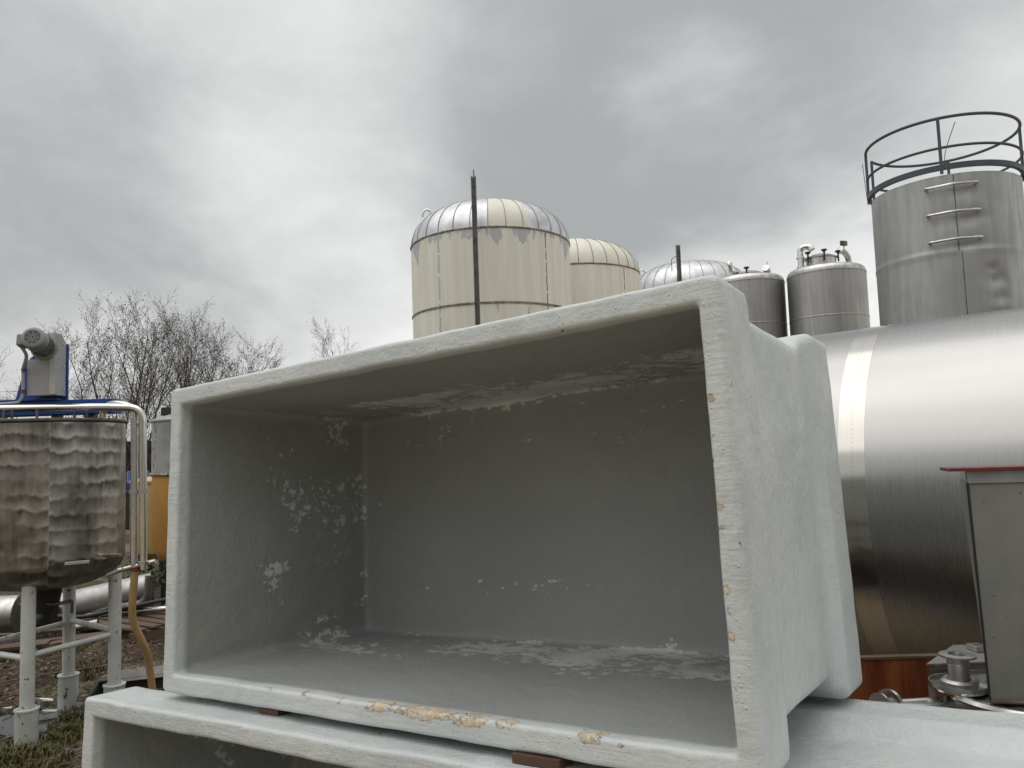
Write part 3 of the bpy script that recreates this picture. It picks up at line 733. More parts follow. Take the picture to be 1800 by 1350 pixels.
# ------------------------------------------------------------------ railed silo
t = thing('steel_silo', 'tall dented stainless silo with dark circular guard rail and three rungs', 'silo', (4.655, 8.0, 0))
R = .70
def dent(t_, z):
    d = 0.
    for (a, zz, w, h_, am) in ((-1.83, 4.07, .16, .05, .012), (-1.80, 3.81, .2, .06, .018), (-1.83, 3.54, .2, .05, .014), (-1.50, 3.2, .13, .10, .026), (-1.46, 3.02, .12, .05, .022), (-1.57, 3.30, .06, .03, .02), (-1.42, 2.85, .16, .05, .016), (-2.1, 3.8, .2, .1, .006)):
        q = (t_ + PI) % (2 * PI) - PI
        d -= am * math.exp(-((q - a) / w) ** 2 - ((z - zz) / h_) ** 2) * (1 + .6 * mnoise.noise(Vector((q * 9, z * 9, 0))))
    return d
prof = [(R, .4), (R, 1.5), (R, 2.2)] + [(R, 2.4 + .03 * k) for k in range(36)] + [(R + .005, 3.485), (R + .005, 3.505)] + [(R, 3.52 + .03 * k) for k in range(25)] + [(R, 4.26)]
prof = sorted(prof, key=lambda q: q[1])
MB().lathe(prof, 200, jitter=dent).build('shell', M['steels'], t, auto=60)
MB().lathe([(R, 4.26), (R - .03, 4.27), (.3, 4.30), (0, 4.31)], 60).build('roof', M['steel'], t)
mb = MB(); mb.tube([(math.cos(-1.93) * (R + .003), math.sin(-1.93) * (R + .003), .5 + .4 * k) for k in range(8)] + [(math.cos(-1.93) * (R + .001), math.sin(-1.93) * (R + .001), 3.48)], .0035, 6)
mb.tube([(math.cos(-1.965) * (R + .003), math.sin(-1.965) * (R + .003), z) for z in (3.5, 3.7, 3.9, 4.1, 4.25)], .004, 6); mb.build('weld_seam', M['darksteel'], t)
MB().lathe([(R - .01, 4.31), (R + .028, 4.31), (R + .028, 4.362), (R + .012, 4.362), (R + .012, 4.323), (R - .01, 4.323)], 96).build('rail_base_ring', M['railblue'], t)
def ring(z, a0, a1, r=.016, rad=R + .02): return [(rad * math.cos(a0 + (a1 - a0) * k / 60), rad * math.sin(a0 + (a1 - a0) * k / 60), z) for k in range(61)]
g0, g1 = 2.30, 2.72 - 2 * PI      # the ladder gap lies at the far left
mb = MB(); mb.tube(ring(4.83, g1, g0), .0155, 10); mb.build('top_rail', M['railblue'], t)
mb = MB(); mb.tube(ring(4.53, g1, g0), .0135, 10); mb.build('middle_rail', M['railblue'], t)
for a in (g1, g0, -2.10, -.45, .95):
    mb = MB(); mb.tube([((R + .02) * math.cos(a), (R + .02) * math.sin(a), 4.27), ((R + .02) * math.cos(a), (R + .02) * math.sin(a), 4.83)], .015, 10); mb.build('rail_post', M['railblue'], t)
for z in (4.135, 3.865, 3.595):
    a0_, a1_ = -2.31, -1.70
    A = lambda a, r: Vector((r * math.cos(a), r * math.sin(a), z))
    P = elbow([A(a0_, R - .01), A(a0_, R + .075), A((a0_ + a1_) / 2, R + .10), A(a1_, R + .075), A(a1_, R - .01)], .06, 6)
    mb = MB(); mb.tube(P, .014, 10); mb.build('rung', M['bright'], t)
for k in range(4):
    a = PI / 4 + k * PI / 2
    MB().tube([(math.cos(a) * .6, math.sin(a) * .6, 0), (math.cos(a) * .6, math.sin(a) * .6, .45)], .05, 12).build('leg', M['steel'], t)
mb = MB(); mb.tube(smooth_path([(-.15, -.55, 4.82), (-.12, -.3, 4.62), (-.02, -.1, 4.55), (.1, .1, 4.58)]), .004, 5); mb.tube([(-.02, -.1, 4.50), (-.02, -.1, 4.56)], .02, 8)
mb.build('loose_cable', M['darksteel'], t)
MB().tube([(-.62, .46, 4.78), (-.60, .44, 4.30)], .004, 5).build('loose_cable', M['darksteel'], t)

# ------------------------------------------------------------------ big horizontal tank
ax = Vector((.78677, -.6168, .0236)).normalized(); e1 = Vector((-.61697, -.78699, 0)).normalized(); e2 = ax.cross(-e1).normalized()
if e2.z < 0: e2 = -e2
yv = e2.cross(ax)
TM = frame((2.2509, 4.5488, 1.381), ax, yv, e2)
t = thing('horizontal_tank', 'huge brushed stainless cylinder lying horizontally at the right with a polished weld band', 'tank', mat=TM)
pr = [(0, -1.55), (.5, -1.5), (.8, -1.40), (.95, -1.28), (1.0, -1.12)] + [(1.0, -1.0 + .25 * k) for k in range(20)] + [(1.0, 3.9), (.95, 4.06), (.8, 4.18), (.5, 4.27), (0, 4.32)]
MB().lathe(pr, 160, axis='X').build('shell', M['bigtank'], t)
MB().lathe([(.99, -.062), (1.0018, -.062), (1.0018, .062), (.99, .062)], 160, axis='X').build('weld_band', M['band'], t)
for x in (-1.15, 3.0):
    mb = MB()
    th = [math.radians(210 + 12 * k) for k in range(11)]
    pol = [(1.02 * math.cos(a), 1.02 * math.sin(a)) for a in th]
    pol = pol + [(.85, -1.36), (-.85, -1.36)]
    k = len(pol); vs = [(x, a, b_) for a, b_ in pol] + [(x + .12, a, b_) for a, b_ in pol]
    mb.add(vs, [tuple(range(k)), tuple(reversed(range(k, 2 * k)))] + [(i, (i + 1) % k, (i + 1) % k + k, i + k) for i in range(k)]); mb.build('saddle', M['rust'], t)

# ------------------------------------------------------------------ scrap behind the lower tub, right
t = thing('rusty_trough', 'rusty red steel trough lying in front of the big horizontal tank', 'trough', (1.0, 3.30, 0), rz=-.03)
TH = .815
MB().box((.85, 0, TH / 2), (1.75, .012, TH)).build('outer_wall', M['rust'], t)
MB().box((.85, .014, TH / 2), (1.75, .012, TH - .004)).box((.85, .15, .02), (1.72, .24, .012)).box((-.02, .14, .3), (.012, .238, .58)).box((1.72, .14, .3), (.012, .238, .58)).build('added_lining', M['post'], t)  # brown lining added behind the wall to tone what the big tank mirrors
MB().box((.85, .006, TH + .006), (1.77, .034, .012), None, .002).build('rim_edge', M['plank'], t)

t = thing('stainless_vessel', 'low round stainless vessel behind the lower tub, edge of its rim showing at the right', 'vessel', (1.68, 2.65, 0))
RV = .235
MB().lathe([(RV - .02, .12), (RV, .15), (RV, .857)], 96).build('shell', M['steel'], t)
MB().lathe([(RV - .006, .866), (.15, .878), (.08, .880), (0, .881)], 64).build('top', M['steel'], t)
MB().lathe([(RV, .857), (RV + .014, .860), (RV + .016, .868), (RV + .008, .879), (RV - .006, .880), (RV - .008, .866)], 96).build('rolled_rim', M['piping'], t)
for k in range(3):
    a = .5 + k * 2.1; MB().tube([(math.cos(a) * .18, math.sin(a) * .18, 0), (math.cos(a) * .18, math.sin(a) * .18, .2)], .03, 10).build('leg', M['steel'], t)
# side pipe with flange
MB().tube([(1.235 - 1.68, 2.66 - 2.65, .835), (1.40 - 1.68, 2.68 - 2.65, .828), (1.50 - 1.68, 2.70 - 2.65, .824)], [.024, .028, .031], 24).build('side_pipe', M['piping'], t)
mb = MB(); a = Vector((.295, .11, -.015)).normalized()
def disc(mb, c, d, r, th, hole=0., n_=36):
    q = Vector(d).to_track_quat('Z', 'Y').to_matrix(); tmp = MB()
    tmp.lathe([(hole, 0), (r, 0), (r, th), (hole, th), (hole, 0)] if hole else [(0, 0), (r, 0), (r, th), (0, th)], n_)
    mb.add([q @ Vector(v) + Vector(c) for v in tmp.v], tmp.f, False)
p0 = Vector((1.235 - 1.68, 2.66 - 2.65, .835))
disc(mb, p0 - a * .012, a, .058, .012, 0, 40); disc(mb, p0 - a * .024, a, .03, .012, 0, 30)
disc(mb, p0 - a * .05, a, .05, .006, .018, 40); mb.tube([p0 - a * .05, p0 - a * .015], .012, 14); mb.build('pipe_flange', M['piping'], t)

t = thing('nozzle_cover', 'round stainless cover with raised edge and short flanged nozzle, beside the grey hopper', 'cover', (1.485, 2.69, .884))
MB().lathe([(0, .004), (.06, .004), (.085, .003), (.088, .018), (.095, .018), (.097, .004), (.092, -.004), (0, -.004)], 64).build('dish', M['piping'], t)
MB().lathe([(.034, .006), (.05, .004), (.058, .010), (.058, .020), (.048, .028), (.036, .028)], 48).build('collar', M['steel'], t)
MB().lathe([(.026, .01), (.034, .01), (.034, .075), (.0325, .078), (.0345, .082), (.0345, .085), (.033, .09), (.033, .10), (.057, .101), (.057, .107), (.030, .109), (.027, .10), (.026, .01)], 48).build('nozzle', M['steel'], t)
t = thing('sheet_plate', 'flat grey steel plate lying behind the flanged nozzle', 'steel plate', (0, 0, 0))
q = [(1.50, 2.93), (1.735, 3.17), (1.93, 3.17), (1.78, 2.93)]
mb = MB(); mb.add([(x, y, .888) for x, y in q] + [(x, y, .893) for x, y in q], [(3, 2, 1, 0), (4, 5, 6, 7)] + [(i, (i + 1) % 4, (i + 1) % 4 + 4, i + 4) for i in range(4)]); mb.build('plate', M['steelv'], t)
mb = MB(); mb.box((1.64, 2.945, .881), (.24, .012, .012)); [mb.box((1.54 + .055 * k, 2.945, .8825), (.02, .02, .011)) for k in range(5)]; mb.build('edge_spacers', M['darksteel'], t)
mb = MB(); q2 = [(x + .02, y + .02) for x, y in q]
mb.add([(x, y, .82) for x, y in q2] + [(x, y, .874) for x, y in q2], [(3, 2, 1, 0), (4, 5, 6, 7)] + [(i, (i + 1) % 4, (i + 1) % 4 + 4, i + 4) for i in range(4)]); mb.build('box_body', M['steel'], t)
for x, y in q2: MB().tube([(x * .96 + 1.75 * .04, y * .96 + 3.05 * .04, 0), (x * .96 + 1.75 * .04, y * .96 + 3.05 * .04, .82)], .015, 8).build('leg', M['steel'], t)
mb = MB(); mb.box((1.78, 3.08, .905), (.05, .06, .022), .1, .003); mb.build('clip', M['steel'], t)

t = thing('grey_hopper', 'grey painted steel hopper with dark red lid plate, standing at the right edge', 'hopper', (1.455, 2.50, .883))
def hop_face(x0, x1, z): pass
Hh = .735; bx, bd = .036, .30
topc = [(0, 0), (.62, -.10), (.72, .34), (.17, .34)]
botc = [(bx, .03), (.50, -.05), (.58, .27), (.19, .30)]
def hp(zf): return [(b_[0] + (a[0] - b_[0]) * zf, b_[1] + (a[1] - b_[1]) * zf) for a, b_ in zip(topc, botc)]
mb = MB(); l0 = hp(0); l1 = hp(.945)
mb.add([(x, y, 0) for x, y in l0] + [(x, y, Hh * .945) for x, y in l1], [(3, 2, 1, 0), (4, 5, 6, 7)] + [(i, (i + 1) % 4, (i + 1) % 4 + 4, i + 4) for i in range(4)]); mb.build('body', M['hopper'], t)
l2 = [(x - .002, y - .006) for x, y in hp(.95)]; l3 = [(x - .002, y - .006) for x, y in hp(1)]
mb = MB(); mb.add([(x, y, Hh * .948) for x, y in l2] + [(x, y, Hh) for x, y in l3], [(3, 2, 1, 0), (4, 5, 6, 7)] + [(i, (i + 1) % 4, (i + 1) % 4 + 4, i + 4) for i in range(4)]); mb.build('top_band', M['lidgrey'], t)
mb = MB(); e = [(-.062, -.012), (.70, -.135), (.73, .02), (-.03, .10)]
mb.add([(x, y, Hh + .002) for x, y in e] + [(x, y, Hh + .012) for x, y in e], [(3, 2, 1, 0), (4, 5, 6, 7)] + [(i, (i + 1) % 4, (i + 1) % 4 + 4, i + 4) for i in range(4)]); mb.build('lid_plate', M['red'], t)
mb = MB(); mb.tube([(bx - .002, .028, .0), (.001, .0, Hh * .945)], [.0035, .0045], 6); mb.build('corner_bead', M['dark'], t)
mb = MB(); mb.tube([(bx - .004, .024, .004), (.50, -.056, .004)], .006, 6); mb.build('foot_edge', M['plank'], t)

# ------------------------------------------------------------------ mixing tank at left
T0 = Vector((-3.20, 5.30, 0)); R = .475
t = thing('mixing_tank', 'open stainless mixing tank with wavy buffed marks on chipped white legs', 'mixing tank', (T0.x, T0.y, 0))
pr = [(0, .895 - 1.55), (.15, .90 - 1.55), (.30, .93 - 1.55), (.40, .975 - 1.55), (.45, 1.02 - 1.55), (.472, 1.08 - 1.55)] + [(R, -.45 + .1 * k) for k in range(10)]
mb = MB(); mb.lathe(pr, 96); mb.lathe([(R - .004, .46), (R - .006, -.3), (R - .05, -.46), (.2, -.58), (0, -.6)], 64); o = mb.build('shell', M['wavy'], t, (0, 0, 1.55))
MB().lathe([(R - .008, .455), (R + .003, .452), (R + .016, .462), (R + .016, .474), (R + .004, .478), (R - .008, .474)], 96, (0, 0, 1.55), jitter=lambda t_, z_: .004 * mnoise.noise(Vector((math.cos(t_) * 5, math.sin(t_) * 5, 0)))).build('rim', M['darksteel'], t)
legs = {'F': Vector((.095, -.345, 0)), 'B': Vector((-.075, .40, 0)), 'R': Vector((.405, .115, 0)), 'L': Vector((-.40, -.10, 0))}
for kx, p in legs.items():
    g_ = ground_h(T0.x + p.x, T0.y + p.y) - .03
    ztop = 1.02 - .02
    lg = MB().tube([(p.x, p.y, .19), (p.x, p.y, ztop)], .0415, 24).build('leg', M['white'], t)
    mb = MB(); mb.lathe([(.066, g_), (.066, .205), (.072, .207), (.072, .217), (.045, .219), (.044, .205)], 28, (p.x, p.y, 0)); mb.build('foot_sleeve', M['white2'], lg)
for a, b_, z1, z2 in (('F', 'R', .535, .555), ('B', 'R', .60, .575), ('F', 'L', .52, .52), ('B', 'L', .585, .55)):
    p, q = legs[a].copy(), legs[b_].copy(); p.z = z1; q.z = z2
    MB().tube([p, q], .019, 14).build('brace', M['white'], t)
MB().tube([(0, 0, .93), (0, 0, .74)], [.10, .07], 20).tube([(0, 0, .74), (.02, .02, .70)], .075, 20).build('outlet_stub', M['dark'], t)
MB().tube([(0.02, -.05, .80), (.10, -.07, .80), (.22, -.08, .82)], .012, 10).tube([(.22, -.08, .82), (.22, -.08, .74)], .010, 8).build('outlet_handle', M['darksteel'], t)
for x in (-.36, -.28, -.20, -.02, .03, .17, .22, .30, .36):
    y = -math.sqrt(max(0, (R - .02) ** 2 - x * x)) * (.2 if x > .2 else .97)
    MB().tube([(x, y, 2.015), (x, y, 2.085)], .008, 8).build('rim_stud', M['darksteel'], t)
MB().tube(elbow([(-1.2, -.33, 2.118), (.49, -.26, 2.098), (.752, -.22, 2.085), (.752, -.20, 1.03)], .09, 8), .0235, 18).build('spray_pipe', M['bright'], t)
MB().tube(elbow([(.43, -.12, 1.96), (.44, -.13, 2.105), (.56, -.18, 2.125), (.688, -.20, 2.09), (.690, -.20, 1.05)], .07, 8), .0235, 18).build('overflow_pipe', M['piping'], t)
for z, x in ((1.975, .752), (1.535, .752), (1.535, .69), (1.07, .752)):
    MB().lathe([(.02, -.01), (.036, -.01), (.036, .01), (.02, .01)], 20, (x, -.20, z)).build('pipe_clamp', M['piping'], t)
mb = MB(); mb.tube([(-.352, -.33, 2.075), (-.352, -.33, 2.15)], .010, 8); mb.lathe([(.022, -.012), (.032, -.012), (.032, .012), (.022, .012)], 16, (-.352, -.32, 2.108), axis='X'); mb.build('pipe_bracket', M['piping'], t)
mb = MB(); mb.tube([(.60, -.22, 1.03), (.82, -.18, 1.075)], .018, 12); mb.tube([(.44, -.14, 1.12), (.62, -.22, 1.13)], .012, 10); mb.tube([(.52, -.2, 1.0), (.64, -.22, 1.04)], .016, 10); mb.build('valve_manifold', M['piping'], t)
mb = MB(); mb.box((.40, -.345, 1.105), (.14, .015, .022), .55, .003); mb.build('welded_bracket', M['piping'], t)

t = thing('agitator_drive', 'grey agitator gearbox housing with motor on a blue beam across the mixing tank', 'agitator', (-3.20, 5.30, 2.0))
MB().box((-.36, .0, .117), (1.66, .14, .10), None, .006).build('beam', M['blue'], t)
mb = MB(); mb.prism([(-.225, .168), (.137, .168), (.137, .555), (.085, .575), (-.0, .575), (-.15, .44)], -.022, -.008); mb.build('back_plate', M['blue'], t)
MB().box((-.10, -.01, .172), (.42, .16, .012), None, .002).build('base_flange', M['blue'], t)
hs = MB(); hs.box((.0325, -.0875, .3175), (.19, .125, .245), None, .004)
RZ = Matrix.Rotation(-PI / 2, 4, 'Z')
pf = [(-.15, .4395), (-.025, .4395), (-.025, .555), (-.075, .612), (-.15, .615)]      # side profile (y, z)
kx = len(pf); hs.add([(-.005, y, z) for y, z in pf] + [(.1275, y, z) for y, z in pf], [tuple(range(kx)), tuple(reversed(range(kx, 2 * kx)))] + [(i_, i_ + kx, (i_ + 1) % kx + kx, (i_ + 1) % kx) for i_ in range(kx)])
hso = hs.build('housing', M['greybox'], t)
MB().box((.110, -.1535, .405), (.036, .006, .41), None, .002).build('cover_strip', M['greystrip'], hso)
for z in (.545, .40, .24):
    MB().tube([(.124, -.055, z), (.133, -.055, z)], .007, 10).build('cover_bolt', M['piping'], hso)
mc = Vector((.056, -.152, .515)); md = Vector((.20, -.955, .21)).normalized()
q = md.to_track_quat('Z', 'Y').to_matrix()
def orient(mb, tmp, c): mb.add([q @ Vector(v) + c for v in tmp.v], tmp.f, False); mb.sm[-len(tmp.f):] = tmp.sm
mb = MB(); tmp = MB(); tmp.lathe([(0, 0), (.084, 0), (.084, .014), (.060, .018), (.060, .15), (.0, .15)], 36); orient(mb, tmp, mc)
for k in range(26):
    a = 2 * PI * k / 26; tmp = MB(); tmp.box((.066 * math.cos(a), .066 * math.sin(a), .082), (.012, .003, .125), Matrix.Rotation(a, 3, 'Z')); orient(mb, tmp, mc)
mo = mb.build('motor', M['motor'], t)
mb = MB(); tmp = MB(); tmp.lathe([(.072, .13), (.074, .17), (.070, .205), (.060, .213), (.050, .214), (.048, .206)], 40); orient(mb, tmp, mc); mb.build('fan_cowl', M['motor'], mo)
mb = MB(); tmp = MB(); tmp.lathe([(0, .205), (.050, .205)], 30); orient(mb, tmp, mc); mb.build('fan_recess', M['dark'], mo)
mb = MB()
for r in (.010, .019, .028, .037, .046):
    tmp = MB(); tmp.tube([(r * math.cos(2 * PI * k / 24), r * math.sin(2 * PI * k / 24), .212) for k in range(25)], .0017, 5); orient(mb, tmp, mc)
for k in range(8):
    a = PI * k / 4; tmp = MB(); tmp.tube([(.006 * math.cos(a), .006 * math.sin(a), .212), (.05 * math.cos(a), .05 * math.sin(a), .212)], .0017, 5); orient(mb, tmp, mc)
mb.build('fan_grille', M['greybox'], mo)
mb = MB(); tmp = MB(); tmp.box((0, 0, 0), (.045, .075, .085), None, .007); mb.add([q @ Vector(v) + mc + md * .13 + Vector((-.085, -.02, .0)) for v in tmp.v], tmp.f); mb.build('terminal_box', M['motor'], mo)
tb = mc + md * .13 + Vector((-.085, -.02, -.045))
MB().tube(smooth_path([tb, tb + Vector((.008, .03, -.05)), (-.075, -.17, .38), (-.078, -.165, .30), (-.078, -.165, .22), (-.095, -.165, .165), (-.15, -.165, .148), (-.45, -.16, .145), (-.9, -.14, .14)]), .011, 10).build('cable', M['greybox'], t)
for z_ in (.372, .225): MB().tube([(-.0755, -.1665, z_ + .012), (-.0765, -.1665, z_ - .012)], .0145, 10).build('cable_sleeve', M['redcap'], t)
for x in (-.45, .06, .30):
    MB().box((x, 0, .035), (.045, .06, .06)).build('beam_foot', M['darksteel'], t)

P = [(-2.502, 5.095, 1.05), (-2.508, 5.10, .96), (-2.53, 5.12, .80), (-2.535, 5.15, .68), (-2.51, 5.2, .56), (-2.495, 5.25, .46), (-2.50, 5.30, .34), (-2.50, 5.34, .2), (-2.50, 5.37, .05)]
t = thing('rubber_hose', 'beige rubber hose hanging down from the steel pipes of the mixing tank', 'hose', (-2.5, 5.2, 0))
MB().tube([Vector(p) - Vector((-2.5, 5.2, 0)) for p in smooth_path(P)], .0235, 16).build('hose_body', M['hose'], t)
mb = MB(); mb.lathe([(.022, -.012), (.031, -.012), (.031, .012), (.022, .012)], 20, (-.003, -.105, 1.035)); mb.build('hose_clip', M['redcap'], t)

# ------------------------------------------------------------------ yellow tanks behind
t = thing('ochre_tank', 'ochre yellow tank with grey lid, behind the steel pipes at left', 'tank', (-3.66, 9.2, 0))
MB().lathe([(.10, .40), (.30, .46), (.52, .58), (.60, .72), (.60, 1.56)], 64).build('body', M['ochre'], t)
MB().lathe([(.615, 1.54), (.63, 1.56), (.615, 1.585)], 64).build('belt', M['seam'], t)
MB().lathe([(.605, 1.575), (.605, 2.16), (.62, 2.165), (.62, 2.18), (.58, 2.20), (.3, 2.29), (0, 2.33)], 64).build('lid', M['lidgrey'], t)
MB().box((-.36, -.2, 2.29), (.16, .12, .09), None, .01).build('hatch', M['dark'], t)
MB().tube([(-.42, -.2, .62), (-.42, -.2, .30)], .06, 16).tube([(-.42, -.2, .33), (-.42, -.2, .0)], .035, 12).build('outlet', M['dark'], t)
for a in (-2.2, -.6, .9, 2.5):
    MB().tube([(.5 * math.cos(a), .5 * math.sin(a), 0), (.5 * math.cos(a), .5 * math.sin(a), .6)], .04, 10).build('leg', M['dark'], t)
t = thing('pale_yellow_tank', 'paler yellow squat tank half hidden between the mixing tank and its pipes', 'tank', (-5.02, 11.0, 0))
MB().lathe([(.2, .35), (.38, .45), (.41, .55), (.41, 1.40), (.425, 1.41), (.425, 1.44), (.38, 1.46), (0, 1.52)], 48).build('body', M['paleyellow'], t)
for a in (-2.2, -.6, .9, 2.5):
    MB().tube([(.33 * math.cos(a), .33 * math.sin(a), 0), (.33 * math.cos(a), .33 * math.sin(a), .5)], .035, 10).build('leg', M['dark'], t)
t = thing('blue_drum', 'blue plastic drum far behind the steel pipes', 'drum', (-9.75, 20., 0))
MB().box((0, 0, .46), (1.6, .8, .92), None, .01).build('stand', M['dark'], t)
MB().lathe([(0, .92), (.24, .92), (.26, .95), (.26, 1.12), (.27, 1.14), (.27, 1.16), (.26, 1.18), (.26, 1.40), (.24, 1.44), (0, 1.45)], 32, (0.0, 0, 0)).build('barrel', M['blue'], t)

t = thing('shipping_container', 'dark container far off, just right of the mixing tank edge', 'container', (-17.2, 34, 0), rz=.1)
MB().box((0, 0, 1.3), (5.0, 2.4, 2.4), None, .02).build('box', M['dark'], t)
mb = MB(); [mb.box((-2.4 + .3 * k, -1.21, 1.3), (.1, .04, 2.2)) for k in range(17)]; mb.build('corrugation', M['dark'], t)

# ------------------------------------------------------------------ clutter on the ground, left
def tube_thing(name, label, cat, P, r, mat, hole=True, group=None, n_=20):
    mid = Vector(P[0]); t = thing(name, label, cat, (mid.x, mid.y, 0), group)
    Q = [Vector(p) - Vector((mid.x, mid.y, 0)) for p in P]
    MB().tube(Q, r, n_).build('pipe_body', mat, t)
    if hole:
        mb = MB(); d = (Q[-1] - Q[-2]).normalized(); rr = r if not isinstance(r, (list, tuple)) else r[-1]
        disc(mb, Q[-1], d, rr * 1.15, .006, rr * .7, 24); disc(mb, Q[-1] + d * .001, d, rr * .7, .002, 0, 24); mb.build('pipe_end', M['darksteel'], t)
    return t
tube_thing('lying_cylinder', 'long stainless cylinder lying on the ground behind the tank legs', 'cylinder', [(-5.0, 7.9, .20), (-3.85, 8.25, .40)], .15, M['steelv'], True, None, 32)
tube_thing('lying_drum', 'dark ended steel drum lying on its side at the left edge', 'drum', [(-5.6, 7.3, .34), (-4.66, 7.35, .34)], .17, M['steel'], True, None, 32)
tube_thing('elbow_pipe', 'dark bent pipe rising from the weeds under the ochre tank', 'pipe', elbow([(-4.10, 8.0, .24), (-3.80, 8.0, .27), (-3.78, 8.02, .54)], .12, 8), .047, M['darksteel'])
tube_thing('long_pipe', 'long thin grey pipe lying across the weeds', 'pipe', [(-5.2, 7.9, .16), (-3.4, 8.1, .21)], .028, M['piping'])
tube_thing('white_tube', 'short white plastic tube lying on the planks', 'tube', [(-4.40, 7.7, .12), (-4.17, 7.75, .16)], .022, M['litter'])
tube_thing('black_hose', 'thin black hose sagging behind the rear tank leg', 'hose', smooth_path([(-4.4, 6.9, .50), (-4.1, 6.8, .43), (-3.8, 6.8, .40), (-3.5, 6.9, .44), (-3.2, 7.1, .47)]), .018, M['black'], False)
def pallet(loc, rz, label):
    t = thing('wooden_pallet', label, 'pallet', loc, None, rz=rz)
    for k in range(7): MB().box((-.42 + .14 * k, 0, .12 + .004 * (k % 2)), (.10, .95, .02), .02 * (k % 3 - 1), .002).build('deck_board', M['plank'], t)
    for y in (-.42, 0, .42): MB().box((0, y, .055), (1.0, .09, .09), None, .003).build('stringer', M['plank'], t)
pallet((-3.72, 8.0, .02), 1.0, 'brown wooden pallet on the ground below the ochre tank')
for k, (x, y, l, rz, lab) in enumerate(((-4.5, 7.45, 1.3, .25, 'longest weathered plank behind the rear tank leg'), (-4.35, 7.25, .9, .55, 'short weathered plank lying askew nearest the rear leg'), (-4.75, 7.75, 1.1, .05, 'weathered plank farthest back, level with the white tube'), (-4.9, 7.0, 1.3, .15, 'weathered plank lying at the far left behind the front leg'))):
    o = MB().box((0, 0, 0), (l, .10, .025), None, .003).build('timber_plank', M['plank']); o.location = (x, y, .06 + .012 * k); o.rotation_euler = (.05 * k, -.04, rz)
    tag(o, lab, 'plank', 'loose planks on the ground')
t = thing('black_tray', 'black open tray on the ground where the hose ends', 'tray', (-2.68, 5.62, 0), rz=.35)
MB().box((0, 0, .03), (.66, .42, .02)).box((-.33, 0, .09), (.02, .42, .14)).box((.33, 0, .09), (.02, .42, .14)).box((0, .2, .09), (.64, .02, .14)).box((0, -.2, .09), (.64, .02, .14)).build('tray_body', M['dark'], t)
MB().box((.05, .22, .17), (.6, .12, .008), Matrix.Rotation(.5, 3, 'X')).build('lid_flap', M['post'], t)
for k, (x, y, sx, rz, lab) in enumerate(((-3.36, 5.62, .10, .2, 'torn white scrap nearest the rear foot'), (-3.48, 5.78, .11, -.1, 'longer white scrap behind the front leg'), (-3.66, 5.62, .06, .5, 'tiny white scrap left of the front leg'), (-3.02, 4.83, .07, .9, 'white scrap in the grass near the lower tub'))):
    mb = MB(); w = [(-.5, -.2), (-.1, -.28), (.5, -.1), (.42, .2), (0, .3), (-.45, .15)]
    mb.add([(a * sx, b_ * sx * .42, .012 * math.sin(a * 7)) for a, b_ in w] + [(a * sx, b_ * sx * .42, .005 + .012 * math.sin(a * 7)) for a, b_ in w], [tuple(range(6)), tuple(range(11, 5, -1))] + [(i, (i + 1) % 6, (i + 1) % 6 + 6, i + 6) for i in range(6)])
    o = mb.build('litter_scrap', M['litter']); o.location = (x, y, ground_h(x, y) + .02); o.rotation_euler = (.15, .1, rz); tag(o, lab, 'litter', 'white litter scraps')
# sticks: pale twigs on the mud
for k, (a, b_, lab) in enumerate((((-4.4, 6.1), (-3.35, 6.6), 'long pale stick on the mud behind the front leg'), ((-3.9, 5.75), (-3.62, 5.95), 'short pale stick left of the front leg'))):
    mid = Vector((a[0], a[1], 0)); o = MB().tube([(0, 0, ground_h(*a) + .02), ((b_[0] - a[0]) * .5, (b_[1] - a[1]) * .5, .04), (b_[0] - a[0], b_[1] - a[1], ground_h(*b_) + .03)], .007, 6).build('fallen_stick', M['plank']); o.location = mid
    tag(o, lab, 'stick', 'fallen sticks')

def blades(name, label, cells, n_, h, mat, cat):
    mb = MB()
    for _ in range(n_):
        cx, cy, cr = rnd.choice(cells); a = rnd.uniform(0, 2 * PI); r = cr * math.sqrt(rnd.random())
        x, y = cx + r * math.cos(a), cy + r * math.sin(a); z = ground_h(x, y) - .005
        hh = h * rnd.uniform(.4, 1.1); b_ = rnd.uniform(0, 2 * PI); w = rnd.uniform(.003, .006); ln = rnd.uniform(.2, .9) * hh
        d = Vector((math.cos(b_), math.sin(b_), 0)); s = Vector((-d.y, d.x, 0)) * w; p = Vector((x, y, z))
        m1 = p + d * ln * .35 + Vector((0, 0, hh * .65)); e_ = p + d * ln + Vector((0, 0, hh * .85))
        mb.add([p - s, p + s, m1 + s * .7, m1 - s * .7, e_], [(0, 1, 2, 3), (3, 2, 4)])
    o = mb.build(name, mat); tag(o, label, cat, None, 'stuff')
blades('grass', 'mossy grass growing on the mud', [(-3.02, 5.3, .14), (-3.0, 4.95, .22), (-3.0, 4.75, .16), (-2.9, 4.6, .25), (-2.95, 5.1, .12), (-3.05, 5.55, .16), (-2.85, 5.9, .2), (-3.6, 6.5, .2), (-2.75, 6.4, .18), (-4.2, 7.2, .25), (-4.6, 8.3, .4), (-3.9, 8.7, .3), (-3.5, 4.55, .15)], 5200, .075, M['grass'], 'grass')

